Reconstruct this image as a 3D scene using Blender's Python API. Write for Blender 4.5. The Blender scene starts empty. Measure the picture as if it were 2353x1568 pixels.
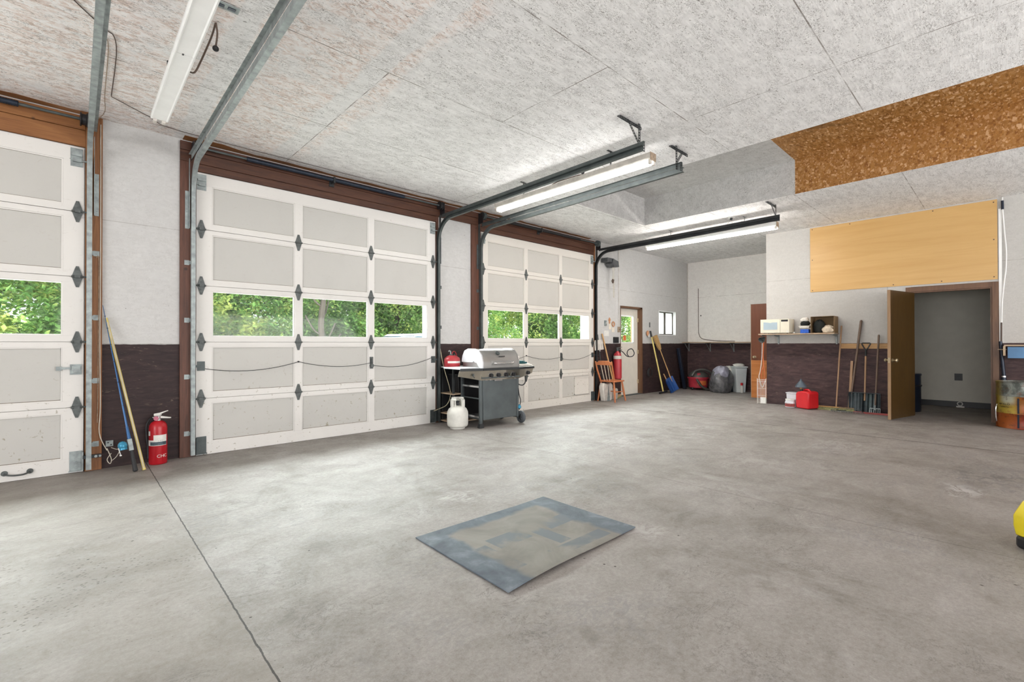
import bpy, bmesh, math, random
from mathutils import Vector, Matrix, Euler
random.seed(7)
S = bpy.context.scene
COL = S.collection
PI = math.pi
# ------------------------------------------------------------------ camera
F_PX, YAW, PITCH, ROLL = 1072.56, math.radians(46.8128), math.radians(0.336), math.radians(-0.0876)
cam_d = bpy.data.cameras.new('camera'); cam = bpy.data.objects.new('camera', cam_d); COL.objects.link(cam)
cam_d.sensor_width = 36.0; cam_d.lens = 36.0 * F_PX / 2353.0; cam_d.clip_end = 200
fw = Vector((math.cos(YAW), math.sin(YAW), 0)); rt = Vector((math.sin(YAW), -math.cos(YAW), 0)); up = Vector((0, 0, 1))
f2 = fw * math.cos(PITCH) + up * math.sin(PITCH); u2 = -fw * math.sin(PITCH) + up * math.cos(PITCH)
r3 = rt * math.cos(ROLL) + u2 * math.sin(ROLL); u3 = -rt * math.sin(ROLL) + u2 * math.cos(ROLL)
cam.matrix_world = Matrix(((r3.x, u3.x, -f2.x, -.954), (r3.y, u3.y, -f2.y, -5.9631), (r3.z, u3.z, -f2.z, 1.1958), (0, 0, 0, 1)))
S.camera = cam
S.view_settings.view_transform = 'Standard'; S.view_settings.look = 'None'
S.view_settings.gamma = 1.0; S.view_settings.use_curve_mapping = False
S.view_settings.exposure = 0.47
# ------------------------------------------------------------------ world (bright overcast sky) and lights
W = bpy.data.worlds.new('overcast_sky'); S.world = W; W.use_nodes = True
wn = W.node_tree; wn.nodes.clear()
wo = wn.nodes.new('ShaderNodeOutputWorld'); wb = wn.nodes.new('ShaderNodeBackground')
tc = wn.nodes.new('ShaderNodeTexCoord'); sp = wn.nodes.new('ShaderNodeSeparateXYZ'); cr = wn.nodes.new('ShaderNodeValToRGB')
wn.links.new(tc.outputs['Generated'], sp.inputs[0]); wn.links.new(sp.outputs[2], cr.inputs[0])
cr.color_ramp.elements[0].color = (.93, .96, 1, 1); cr.color_ramp.elements[1].color = (.70, .80, .95, 1)
wn.links.new(cr.outputs[0], wb.inputs[0]); wb.inputs[1].default_value = 1.3
wn.links.new(wb.outputs[0], wo.inputs[0])
def lamp(name, kind, loc, rot, energy, color=(1, 1, 1), size=None, size_y=None, angle=None, spread=None):
    d = bpy.data.lights.new(name, kind); d.energy = energy; d.color = color
    if size is not None:
        d.shape = 'RECTANGLE'; d.size = size; d.size_y = size_y
    if angle is not None: d.angle = angle
    if spread is not None: d.spread = spread
    o = bpy.data.objects.new(name, d); COL.objects.link(o); o.location = loc; o.rotation_euler = rot
    return o
# veiled sun high over the trees: it reaches the floor through the panes of the overhead doors
lamp('sun', 'SUN', (0, 12, 12), (math.radians(-48), 0, math.radians(-4)), 62, (.955, .98, 1), angle=math.radians(104))
# added fill lamps, unseen, behind the camera and off to the left
lamp('rear_fill', 'AREA', (3.0, -11.6, 1.3), (math.radians(142), 0, 0), 440, (1, .985, .96), 8.5, 3.0)
lamp('side_fill', 'AREA', (-7.6, -6.5, 1.3), (math.radians(140), 0, math.radians(-90)), 320, (1, .985, .97), 6, 2.8)
# ------------------------------------------------------------------ node helper
class G:
    def __init__(s, name):
        s.m = bpy.data.materials.new(name); s.m.use_nodes = True; s.t = s.m.node_tree; s.t.nodes.clear()
        s.out = s.t.nodes.new('ShaderNodeOutputMaterial')
        s.co = s.t.nodes.new('ShaderNodeTexCoord').outputs['Object']
    def put(s, sock, v):
        if isinstance(v, bpy.types.NodeSocket): s.t.links.new(v, sock)
        elif v is not None:
            if isinstance(v, (tuple, list)) and len(v) == 3 and sock.type == 'RGBA': v = (*v, 1)
            sock.default_value = v
    def mt(s, op, a, b=None, c=None):
        n = s.t.nodes.new('ShaderNodeMath'); n.operation = op; s.put(n.inputs[0], a)
        if b is not None: s.put(n.inputs[1], b)
        if c is not None: s.put(n.inputs[2], c)
        return n.outputs[0]
    def sep(s, v=None):
        n = s.t.nodes.new('ShaderNodeSeparateXYZ'); s.put(n.inputs[0], v or s.co); return n.outputs
    def map(s, scale=(1, 1, 1), rot=(0, 0, 0), loc=(0, 0, 0), v=None):
        n = s.t.nodes.new('ShaderNodeMapping'); s.put(n.inputs[0], v or s.co)
        n.inputs['Location'].default_value = loc; n.inputs['Rotation'].default_value = rot; n.inputs['Scale'].default_value = scale
        return n.outputs[0]
    def noise(s, scale, detail=4, rough=.55, dist=0, v=None, col=False):
        n = s.t.nodes.new('ShaderNodeTexNoise'); s.put(n.inputs['Vector'], v or s.co)
        n.inputs['Scale'].default_value = scale; n.inputs['Detail'].default_value = detail
        n.inputs['Roughness'].default_value = rough; n.inputs['Distortion'].default_value = dist
        return n.outputs['Color' if col else 'Fac']
    def vor(s, scale, v=None, feature='F1', rnd=1, out='Distance'):
        n = s.t.nodes.new('ShaderNodeTexVoronoi'); n.feature = feature; s.put(n.inputs['Vector'], v or s.co)
        n.inputs['Scale'].default_value = scale; n.inputs['Randomness'].default_value = rnd
        return n.outputs[out]
    def ramp(s, f, stops, interp='LINEAR'):
        n = s.t.nodes.new('ShaderNodeValToRGB'); s.put(n.inputs[0], f); r = n.color_ramp; r.interpolation = interp
        while len(r.elements) < len(stops): r.elements.new(.5)
        for e, (p, c) in zip(r.elements, stops):
            e.position = p; e.color = (*c, 1) if isinstance(c, (tuple, list)) else (c, c, c, 1)
        return n.outputs[0]
    def sm(s, f, a, b):
        n = s.t.nodes.new('ShaderNodeMapRange'); n.interpolation_type = 'SMOOTHSTEP'; s.put(n.inputs[0], f)
        n.inputs[1].default_value = a; n.inputs[2].default_value = b; return n.outputs[0]
    def mix(s, f, a, b, mode='MIX'):
        n = s.t.nodes.new('ShaderNodeMix'); n.data_type = 'RGBA'; n.blend_type = mode; n.clamp_factor = True
        s.put(n.inputs[0], f); s.put(n.inputs[6], a); s.put(n.inputs[7], b); return n.outputs[2]
    def line(s, c, val, w, rng=None, c2=None):
        """1 on a thin line coordinate c == val (half width w), optionally only while c2 is inside rng"""
        k = s.mt('LESS_THAN', s.mt('ABSOLUTE', s.mt('SUBTRACT', c, val)), w)
        if rng:
            k = s.mt('MULTIPLY', k, s.mt('MULTIPLY', s.mt('GREATER_THAN', c2, rng[0]), s.mt('LESS_THAN', c2, rng[1])))
        return k
    def bump(s, h, strength=.3, dist=.01):
        n = s.t.nodes.new('ShaderNodeBump'); n.inputs['Strength'].default_value = strength; n.inputs['Distance'].default_value = dist
        s.put(n.inputs['Height'], h); return n.outputs[0]
    def fin(s, color, rough=.6, metal=0, bump=None, spec=.5, extra=None):
        b = s.t.nodes.new('ShaderNodeBsdfPrincipled'); s.put(b.inputs['Base Color'], color); s.put(b.inputs['Roughness'], rough)
        s.put(b.inputs['Metallic'], metal); b.inputs['Specular IOR Level'].default_value = spec
        if bump is not None: s.t.links.new(bump, b.inputs['Normal'])
        for k, v in (extra or {}).items(): s.put(b.inputs[k], v)
        s.t.links.new(b.outputs[0], s.out.inputs[0]); return s.m
def add(g, *fs):
    r = fs[0]
    for f in fs[1:]: r = g.mt('MAXIMUM', r, f)
    return r
M = {}
def plain(name, c, rough=.5, metal=0, var=.12, scale=6, bump=0, spec=.5):
    g = G(name); n = g.noise(scale, 5)
    d = tuple(max(0, x * (1 - var)) for x in c); l = tuple(min(1, x * (1 + var)) for x in c)
    col = g.ramp(n, [(.3, d), (.7, l)])
    M[name] = g.fin(col, rough, metal, g.bump(n, bump) if bump else None, spec); return M[name]
# painted OSB sheets ------------------------------------------------------------------------------
def painted_osb(name, joints=None, dark=(.33, .30, .28), base=(.92, .915, .91), amt=1.0, rosy=False, wains=0, stretch=(1, 1, 1), flat=False):
    g = G(name); X, Y, Z = g.sep()
    v = g.map(stretch)
    n1 = g.noise(27, 3, .6, 1.8, v); m1 = g.sm(g.noise(9, 3, .6, 0, v), .38, .60)
    hair = g.mt('MULTIPLY', g.ramp(n1, [(.475, 0), (.495, 1), (.51, 1), (.53, 0)]), m1)
    n2 = g.noise(60, 3, .55, .8, g.map(stretch, loc=(3, 7, 1))); speck = g.sm(n2, .62, .70)
    dots = g.sm(g.vor(4.2 if wains else 3.3), .030 if wains else .022, .012)
    fl = g.vor(22, g.map((1, 2.6, 1.7), (0, 0, .5), v=v), out='Color')
    fl2 = g.vor(13, g.map((2.4, 1, 1.7), (0, 0, -.7), v=v), out='Color'); tone = g.mix(.13 if not flat else .06, g.mix(.08 if not flat else .04, base, g.sep(fl2)[1], 'MULTIPLY'), g.sep(fl)[0], 'MULTIPLY')
    tone = g.mix(g.mt('MULTIPLY', g.sm(g.noise(.9, 3), .45, .75), .35), tone, tuple(b * .88 for b in base))
    if rosy:
        mask = g.mt('MULTIPLY', g.sm(g.mt('ADD', X, g.mt('MULTIPLY', g.noise(.8, 3), .8)), 1.50, 1.36), g.sm(Y, -5.2, -3.6))
        mask = g.mt('MULTIPLY', mask, g.sm(g.noise(2.2, 4, .6), .25, .5))
        # brushed strips of thicker paint along two sheet joints
        for a, b, w in ((.80, -1.0, .12), (-.10, -1.3, .10)):
            e = g.mt('ABSOLUTE', g.mt('SUBTRACT', g.mt('ADD', X, g.mt('MULTIPLY', g.noise(1.7, 3), .14)), a + .07))
            mask = g.mt('MULTIPLY', mask, g.sm(e, w * .6, w))
        pn = g.noise(11, 6, .68, 1.2, g.map((1, 1.9, 1)))
        tint = g.ramp(pn, [(.44, (.92, .89, .875)), (.52, (.85, .77, .73)), (.60, (.70, .56, .50)), (.72, (.50, .35, .27))])
        tone = g.mix(g.mt('MULTIPLY', mask, .85), tone, tint)
    k = g.mt('MULTIPLY', add(g, hair, speck), .85 * amt)
    col = g.mix(k, tone, dark); col = g.mix(g.mt('MULTIPLY', dots, .8), col, (.08, .07, .06))
    if joints:
        j = None
        for ax, val, rng in joints:
            c, c2 = (X, Y) if ax == 'x' else (Y, X)
            if ax == 'z': c, c2 = Z, X
            if ax == 'zy': c, c2 = Z, Y
            if ax == 'yz': c, c2 = Y, Z
            l = g.line(c, val, .0042, rng, c2); j = l if j is None else add(g, j, l)
        jn = g.mt('MULTIPLY', j, g.sm(g.noise(5, 3), .3, .62)); col = g.mix(g.mt('MULTIPLY', jn, .8 if not flat else .42), col, (.14, .11, .09))
    bh = g.mt('ADD', g.vor(24, g.map((1, 2.4, 1.6), v=v), out='Distance'), n1)
    rough = .75
    if wains:
        edge = g.mt('ADD', Z, g.mt('MULTIPLY', g.mt('SUBTRACT', g.noise(9, 3), .5), .014))
        low = g.mt('LESS_THAN', edge, 1.195)
        gn = g.noise(5, 6, .65, .6, g.map((1, 1, 5)))
        wk = wains; br = g.ramp(gn, [(.3, (.020 * wk, .012 * wk, .013 * wk)), (.6, (.048 * wk, .027 * wk, .027 * wk)), (.8, (.09 * wk, .056 * wk, .052 * wk))])
        sc = g.mt('MULTIPLY', g.ramp(g.noise(16, 5, .7, 2.0, g.map((.4, .4, 1.6))), [(.60, 0), (.66, 1)]), g.sm(g.noise(1.6, 2), .42, .58))
        br = g.mix(g.mt('MULTIPLY', sc, .38), br, (.26, .19, .14))
        col = g.mix(low, col, br); rough = g.mt('SUBTRACT', .75, g.mt('MULTIPLY', low, .12))
    M[name] = g.fin(col, rough, 0, g.bump(bh, .22 * amt, .004), .35); return M[name]
ceil_j = [('y', -1.315, None), ('y', -2.57, None), ('y', -3.82, None), ('y', -5.04, None), ('y', -.20, (-9, 4)),
          ('x', .88, (-2.57, 0)), ('x', -1.56, (-2.57, 0)), ('x', 3.4, (-8, -3.82)), ('x', -.35, (-3.82, -2.57)), ('x', 2.1, (-3.82, -2.57)),
          ('x', 3.30, (-1.315, 0)), ('x', 4.45, (-1.315, 0)), ('x', 6.75, (-1.4, 0)), ('x', 1.0, (-8, -5.04)), ('x', 8.2, (-5.04, -1.3))]
painted_osb('ceiling_paint', ceil_j, dark=(.20, .185, .175), rosy=True, stretch=(.6, 1.5, 1))
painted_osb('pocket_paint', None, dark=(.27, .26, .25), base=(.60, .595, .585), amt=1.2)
wall_j = [('z', 2.40, None), ('z', 1.2, None), ('x', 7.92, (-1, 1))]
painted_osb('wall_paint', wall_j, dark=(.36, .34, .32), base=(.605, .60, .59), amt=.42, wains=.85, stretch=(1, 1, 1.4), flat=True)
for nm_, bs_ in (('wall_paint_side', (.55, .535, .51)), ('wall_paint_alcove_lit', (.88, .855, .82))): painted_osb(nm_, [('zy', 2.42, None), ('yz', -4.55, (0, 2.15))], dark=(.36, .33, .31), base=bs_, amt=.45, wains=1.75, stretch=(1, 1, 1.4), flat=True)  # alcove copy and wainscot tones lightened to stand in for missing light
def raw_osb():
    g = G('bare_osb')
    X, Y, Z = g.sep()
    col = g.ramp(g.noise(6, 4, .6), [(.3, (.28, .12, .024)), (.7, (.42, .20, .052))])
    for i, (r, sx, sy, sc, th) in enumerate(((.3, 1, 3.2, 11, .45), (-.6, 1, 2.6, 14, .6), (1.2, 1, 2.8, 13, .62), (.1, 1, 3.6, 16, .55), (-1.0, 1, 2.0, 12, .72), (.8, 1, 1.5, 15, .8), (-.3, 1, 2.2, 20, .75))):
        v = g.map((1, sy, sy * .8), (.35 * i, .7 * i, r), (i * 3.1, i * 1.7, i))
        n = g.t.nodes.new('ShaderNodeTexVoronoi'); n.distance = 'CHEBYCHEV'; g.put(n.inputs['Vector'], v); n.inputs['Scale'].default_value = sc
        s_ = g.sep(n.outputs['Color']); msk = g.mt('MULTIPLY', g.mt('GREATER_THAN', s_[0], th), g.mt('LESS_THAN', n.outputs['Distance'], .42))
        flc = g.ramp(s_[1], [(0, (.20, .075, .012)), (.45, (.34, .16, .04)), (.8, (.46, .25, .10)), (1, (.68, .44, .25))])
        col = g.mix(g.mt('MULTIPLY', msk, .8), col, flc)
    st = g.sm(g.noise(1.3, 4, .6), .60, .70); col = g.mix(g.mt('MULTIPLY', st, .55), col, (.10, .045, .012))
    M['bare_osb'] = g.fin(col, .6, 0, g.bump(g.noise(30, 4), .2, .004), .4)
raw_osb()
# concrete floor --------------------------------------------------------------------------------
def concrete():
    g = G('concrete'); X, Y, Z = g.sep()
    a = g.noise(.55, 5, .6, .4); b = g.noise(3.2, 7, .68, .5, g.map((1, 1.6, 1))); c = g.mt('ADD', g.mt('MULTIPLY', g.noise(42, 4, .7), .6), g.mt('MULTIPLY', g.noise(150, 2, .7), .4)); d = g.noise(1.3, 6, .65, 1.2, g.map((1.5, .8, 1), (0, 0, .5), (4, 2, 0)))
    col = g.ramp(a, [(.32, (.28, .255, .22)), (.5, (.43, .40, .365)), (.68, (.60, .585, .56))])
    col = g.mix(.68, col, g.ramp(b, [(.28, (.30, .28, .25)), (.5, (.45, .425, .395)), (.72, (.60, .58, .555))]))
    col = g.mix(g.mt('MULTIPLY', g.sm(d, .56, .72), .55), col, (.68, .67, .66))
    col = g.mix(g.mt('MULTIPLY', g.sm(d, .44, .28), .45), col, (.25, .24, .225))
    col = g.mix(.38, col, g.ramp(c, [(.34, (.20, .18, .16)), (.66, (.68, .66, .63))]))
    # browner dusty slab left of the saw cut, with pitting
    left = g.mt('LESS_THAN', X, -.42)
    col = g.mix(g.mt('MULTIPLY', left, .30), col, (.42, .375, .32))
    band = g.mt('MULTIPLY', g.mt('MULTIPLY', left, g.sm(g.mt('ABSOLUTE', g.mt('ADD', Y, 2.75)), .75, .35)), g.sm(g.noise(2.4, 4), .40, .55))
    pit = g.mt('MULTIPLY', g.sm(g.vor(38, g.map((1, 1.3, 1))), .30, .16), band)
    col = g.mix(g.mt('MULTIPLY', pit, .75), col, (.17, .145, .12))
    # cool grey swirls on the middle slab, white residue patches
    sw = g.mt('MULTIPLY', g.sm(g.noise(1.0, 3, .6, 0, g.map(loc=(9, 1, 0))), .52, .68), g.sm(g.noise(9, 5, .6, 2.5, g.map((1, 2, 1))), .45, .6))
    col = g.mix(g.mt('MULTIPLY', sw, .35), col, (.27, .27, .29))
    for (px, py, r, k, cc) in ((3.9, -2.75, .55, .45, (.75, .74, .73)), (5.6, -4.6, .6, .38, (.75, .74, .73)), (4.0, -4.2, .5, .3, (.75, .74, .72)), (4.3, -5.7, .28, .7, (.82, .82, .82)), (5.0, -5.9, .75, .55, (.20, .20, .215)), (1.32, -2.72, .42, .45, (.30, .275, .245)), (1.25, -3.0, .26, .6, (.80, .78, .77)), (5.2, -3.0, .8, .3, (.76, .74, .72)), (1.75, -4.35, .25, .4, (.75, .74, .72))):
        dx = g.mt('DIVIDE', g.mt('SUBTRACT', X, px), r); dy = g.mt('DIVIDE', g.mt('SUBTRACT', Y, py), r * .7)
        e = g.mt('SQRT', g.mt('ADD', g.mt('MULTIPLY', dx, dx), g.mt('MULTIPLY', dy, dy)))
        e = g.mt('ADD', e, g.mt('MULTIPLY', g.mt('SUBTRACT', g.noise(5, 5, .65), .5), 2.2))
        col = g.mix(g.mt('MULTIPLY', g.mt('MULTIPLY', g.sm(e, 1.0, .25), g.sm(g.noise(8, 5, .7, 1, g.map((1, 1.8, 1))), .42, .58)), k), col, cc)
    dot = g.mt('MULTIPLY', g.sm(g.vor(4.5), .040, .02), g.sm(g.noise(1.5, 2), .40, .48)); col = g.mix(dot, col, (.09, .08, .07))
    dot2 = g.sm(g.vor(19, g.map(loc=(2, 5, 0))), .07, .04); col = g.mix(g.mt('MULTIPLY', dot2, .6), col, (.13, .12, .11))
    vn = g.mt('MULTIPLY', g.ramp(g.noise(4.5, 6, .72, 1.6, g.map((1, 1.5, 1), loc=(1, 8, 0))), [(.485, 0), (.497, 1), (.503, 1), (.515, 0)]), g.sm(g.noise(1.7, 3), .5, .62)); col = g.mix(g.mt('MULTIPLY', vn, .6), col, (.17, .16, .15))
    sm_ = g.sm(g.noise(2.1, 5, .65, .8, g.map(loc=(5, 5, 2))), .58, .70); col = g.mix(g.mt('MULTIPLY', sm_, .42), col, (.22, .205, .175))
    # saw cut joints and cracks
    wob = g.mt('MULTIPLY', g.mt('SUBTRACT', g.noise(3, 5, .7), .5), .035)
    Xw = g.mt('ADD', X, wob); Yw = g.mt('ADD', Y, wob); wob2 = g.mt('MULTIPLY', g.mt('SUBTRACT', g.noise(14, 3, .7), .5), .012)
    j = g.line(g.mt('ADD', X, wob2), -.42, .0036)
    j2 = g.mt('MULTIPLY', g.line(Xw, 2.86, .005), g.sm(g.noise(2, 3), .34, .45)); j3 = g.mt('MULTIPLY', g.line(Xw, 6.5, .011), g.sm(g.noise(2.5, 3), .34, .44))
    j4 = g.line(Yw, -2.92, .004, (7.1, 8.95), X); j5 = g.line(g.mt('ADD', Y, g.mt('MULTIPLY', g.noise(1.2, 4), .35)), -1.5, .003, (-2.5, -.42), X)
    j6 = g.line(g.mt('ADD', Y, g.mt('MULTIPLY', X, .25)), -.45, .004, (3.2, 6.5), X)
    col = g.mix(g.mt('MULTIPLY', add(g, j, j3), .93), col, (.035, .030, .026)); col = g.mix(g.mt('MULTIPLY', add(g, j2, j5, j6), .5), col, (.14, .12, .11)); col = g.mix(g.mt('MULTIPLY', j4, .6), col, (.25, .16, .07))
    h = g.mt('SUBTRACT', g.mt('ADD', g.mt('MULTIPLY', b, .5), g.mt('MULTIPLY', c, .25)), g.mt('MULTIPLY', add(g, j, pit), .6))
    bl = g.noise(1.15, 5, .62, .6, g.map((1.3, 1, 1), (0, 0, .3), (7, 3, 1))); col = g.mix(.8, col, g.ramp(bl, [(.34, (.66, .645, .615)), (.5, (.95, .95, .94)), (.64, (1.0, 1.0, 1.0))]), 'MULTIPLY')
    dot3 = g.mt('MULTIPLY', g.sm(g.vor(8, g.map((1, 1.5, 1), loc=(3, 1, 0))), .055, .035), g.sm(g.noise(2.2, 3), .50, .58)); col = g.mix(g.mt('MULTIPLY', dot3, .85), col, (.07, .06, .05))
    col = g.mix(1.0, col, (.655, .635, .64), 'MULTIPLY')
    M['concrete'] = g.fin(col, g.ramp(b, [(.3, .70), (.7, .56)]), 0, g.bump(h, .35, .006), .5)
concrete()
def wood(name, c1, c2, axis=2, rough=.55, knots=True, sc=5):
    g = G(name); st = [9, 9, 9]; st[axis] = .7
    n = g.noise(sc, 5, .6, .6, g.map(tuple(st))); col = g.ramp(n, [(.28, c1), (.72, c2)])
    if knots:
        k = g.sm(g.vor(2.3, g.map((1.6, 1.6, 1.6))), .075, .035); col = g.mix(g.mt('MULTIPLY', k, .75), col, tuple(x * .25 for x in c1))
    M[name] = g.fin(col, rough, 0, g.bump(n, .15, .004)); return M[name]
wood('jamb_orange', (.17, .062, .018), (.30, .125, .040), 2); wood('jamb_brown', (.060, .022, .012), (.14, .052, .030), 2)
wood('header_orange', (.19, .068, .018), (.33, .14, .042), 0); wood('header_brown', (.045, .015, .008), (.115, .042, .020), 0)
wood('pine', (.42, .23, .09), (.62, .38, .17), 1); wood('handle_wood', (.30, .17, .09), (.50, .32, .19), 2, knots=False); wood('handle_grey', (.10, .065, .045), (.22, .15, .11), 2, knots=False)
wood('birch_panel', (.56, .335, .115), (.63, .40, .155), 1, .4, False, 1.1); wood('door_wood', (.042, .022, .005), (.075, .040, .010), 2, .35, False, 3); wood('casing_wood', (.10, .046, .022), (.17, .085, .042), 2, .45, False, 3)
wood('door_edge', (.25, .15, .08), (.36, .23, .13), 2, .5, False); wood('mahogany', (.13, .035, .012), (.17, .05, .018), 2, .35, False, 2); wood('orange_oak', (.36, .11, .02), (.58, .23, .06), 1, .4, False, 1.6)
wood('chair_wood', (.42, .13, .045), (.56, .20, .08), 2, .35, False, 3); wood('shelf_wood', (.38, .27, .17), (.52, .40, .28), 1, .6, False)
def door_paint(name, spots=1.0, base=(.73, .71, .68)):
    g = G(name); X, Y, Z = g.sep(); n = g.noise(1.5, 5, .6); col = g.mix(g.mt('MULTIPLY', g.sm(n, .45, .75), .35), base, tuple(b * .84 for b in base))
    low = g.sm(Z, 1.2, .25)
    sp_ = g.mt('MULTIPLY', g.sm(g.noise(23, 4, .6, .5), .62, .70), g.mt('ADD', .07, g.mt('MULTIPLY', low, .9 * spots)))
    col = g.mix(sp_, col, (.33, .30, .23))
    sc = g.mt('MULTIPLY', g.sm(g.noise(8, 5, .7, 2, g.map((1, 1, 2.5))), .62, .68), .22); col = g.mix(sc, col, (.40, .34, .29))
    dots = g.sm(g.vor(5), .03, .015); col = g.mix(g.mt('MULTIPLY', dots, .7), col, (.12, .1, .09))
    M[name] = g.fin(col, .5, 0, g.bump(g.noise(40, 3), .08, .002), .4)
door_paint('door_white'); door_paint('door_white_mouldy', 1.7, (.72, .685, .63)); door_paint('panel_white', 1.1, (.53, .52, .49)); door_paint('panel_mouldy', 1.8, (.56, .54, .50))
plain('grime_and_shade', (.19, .15, .11), .8, var=.4, scale=12); plain('man_door_paint', (.70, .66, .58), .45, var=.05); plain('galv', (.30, .335, .335), .5, .4, .3, 18); plain('galv_dark', (.085, .10, .10), .5, .4, .25, 10)
plain('steel_hinge', (.10, .11, .108), .5, .4, .35, 24); plain('dark_metal', (.035, .038, .04), .5, .4, .3); plain('black', (.012, .012, .014), .45); plain('black_rubber', (.02, .021, .023), .6)
plain('spring_blue', (.02, .028, .045), .45, .5, .3, 30); plain('chrome', (.75, .75, .75), .2, .95); plain('brass', (.50, .42, .28), .3, .8); plain('white_enamel', (.90, .90, .89), .35, var=.04)
plain('exterior_white', (.85, .85, .84), .6, var=.03); plain('grubby_white', (.62, .58, .53), .6, var=.2, scale=9)
def pane():
    g = G('window_glass'); t = g.t.nodes.new('ShaderNodeBsdfTransparent'); t.inputs[0].default_value = (.97, 1, .98, 1)
    d = g.t.nodes.new('ShaderNodeBsdfDiffuse'); d.inputs[0].default_value = (.9, .93, .9, 1)
    gl = g.t.nodes.new('ShaderNodeBsdfGlossy'); gl.inputs['Roughness'].default_value = .05
    m1 = g.t.nodes.new('ShaderNodeMixShader'); m2 = g.t.nodes.new('ShaderNodeMixShader')
    X, Y, Z = g.sep(); f = g.mt('MULTIPLY', g.sm(g.noise(14, 5, .75), .35, .75), .03)
    g.put(m1.inputs[0], f); g.t.links.new(t.outputs[0], m1.inputs[1]); g.t.links.new(d.outputs[0], m1.inputs[2])
    m2.inputs[0].default_value = .012; g.t.links.new(m1.outputs[0], m2.inputs[1]); g.t.links.new(gl.outputs[0], m2.inputs[2]); g.t.links.new(m2.outputs[0], g.out.inputs[0])
    M['window_glass'] = g.m
pane()
g = G('frosted_glass'); d_ = g.t.nodes.new('ShaderNodeBsdfTranslucent'); d_.inputs[0].default_value = (.85, .9, .88, 1); d2 = g.t.nodes.new('ShaderNodeBsdfDiffuse'); d2.inputs[0].default_value = (.8, .84, .82, 1); ms = g.t.nodes.new('ShaderNodeMixShader'); ms.inputs[0].default_value = .6
g.t.links.new(d_.outputs[0], ms.inputs[2]); g.t.links.new(d2.outputs[0], ms.inputs[1]); g.t.links.new(ms.outputs[0], g.out.inputs[0]); M['frosted_glass'] = g.m
def emis(name, c, st):
    g = G(name); e = g.t.nodes.new('ShaderNodeEmission'); e.inputs[0].default_value = (*c, 1); e.inputs[1].default_value = st
    g.t.links.new(e.outputs[0], g.out.inputs[0]); M[name] = g.m
emis('tube_lit', (1, .98, .95), 26.0); emis('tube_bright', (1, .95, .89), 52.0)
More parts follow.
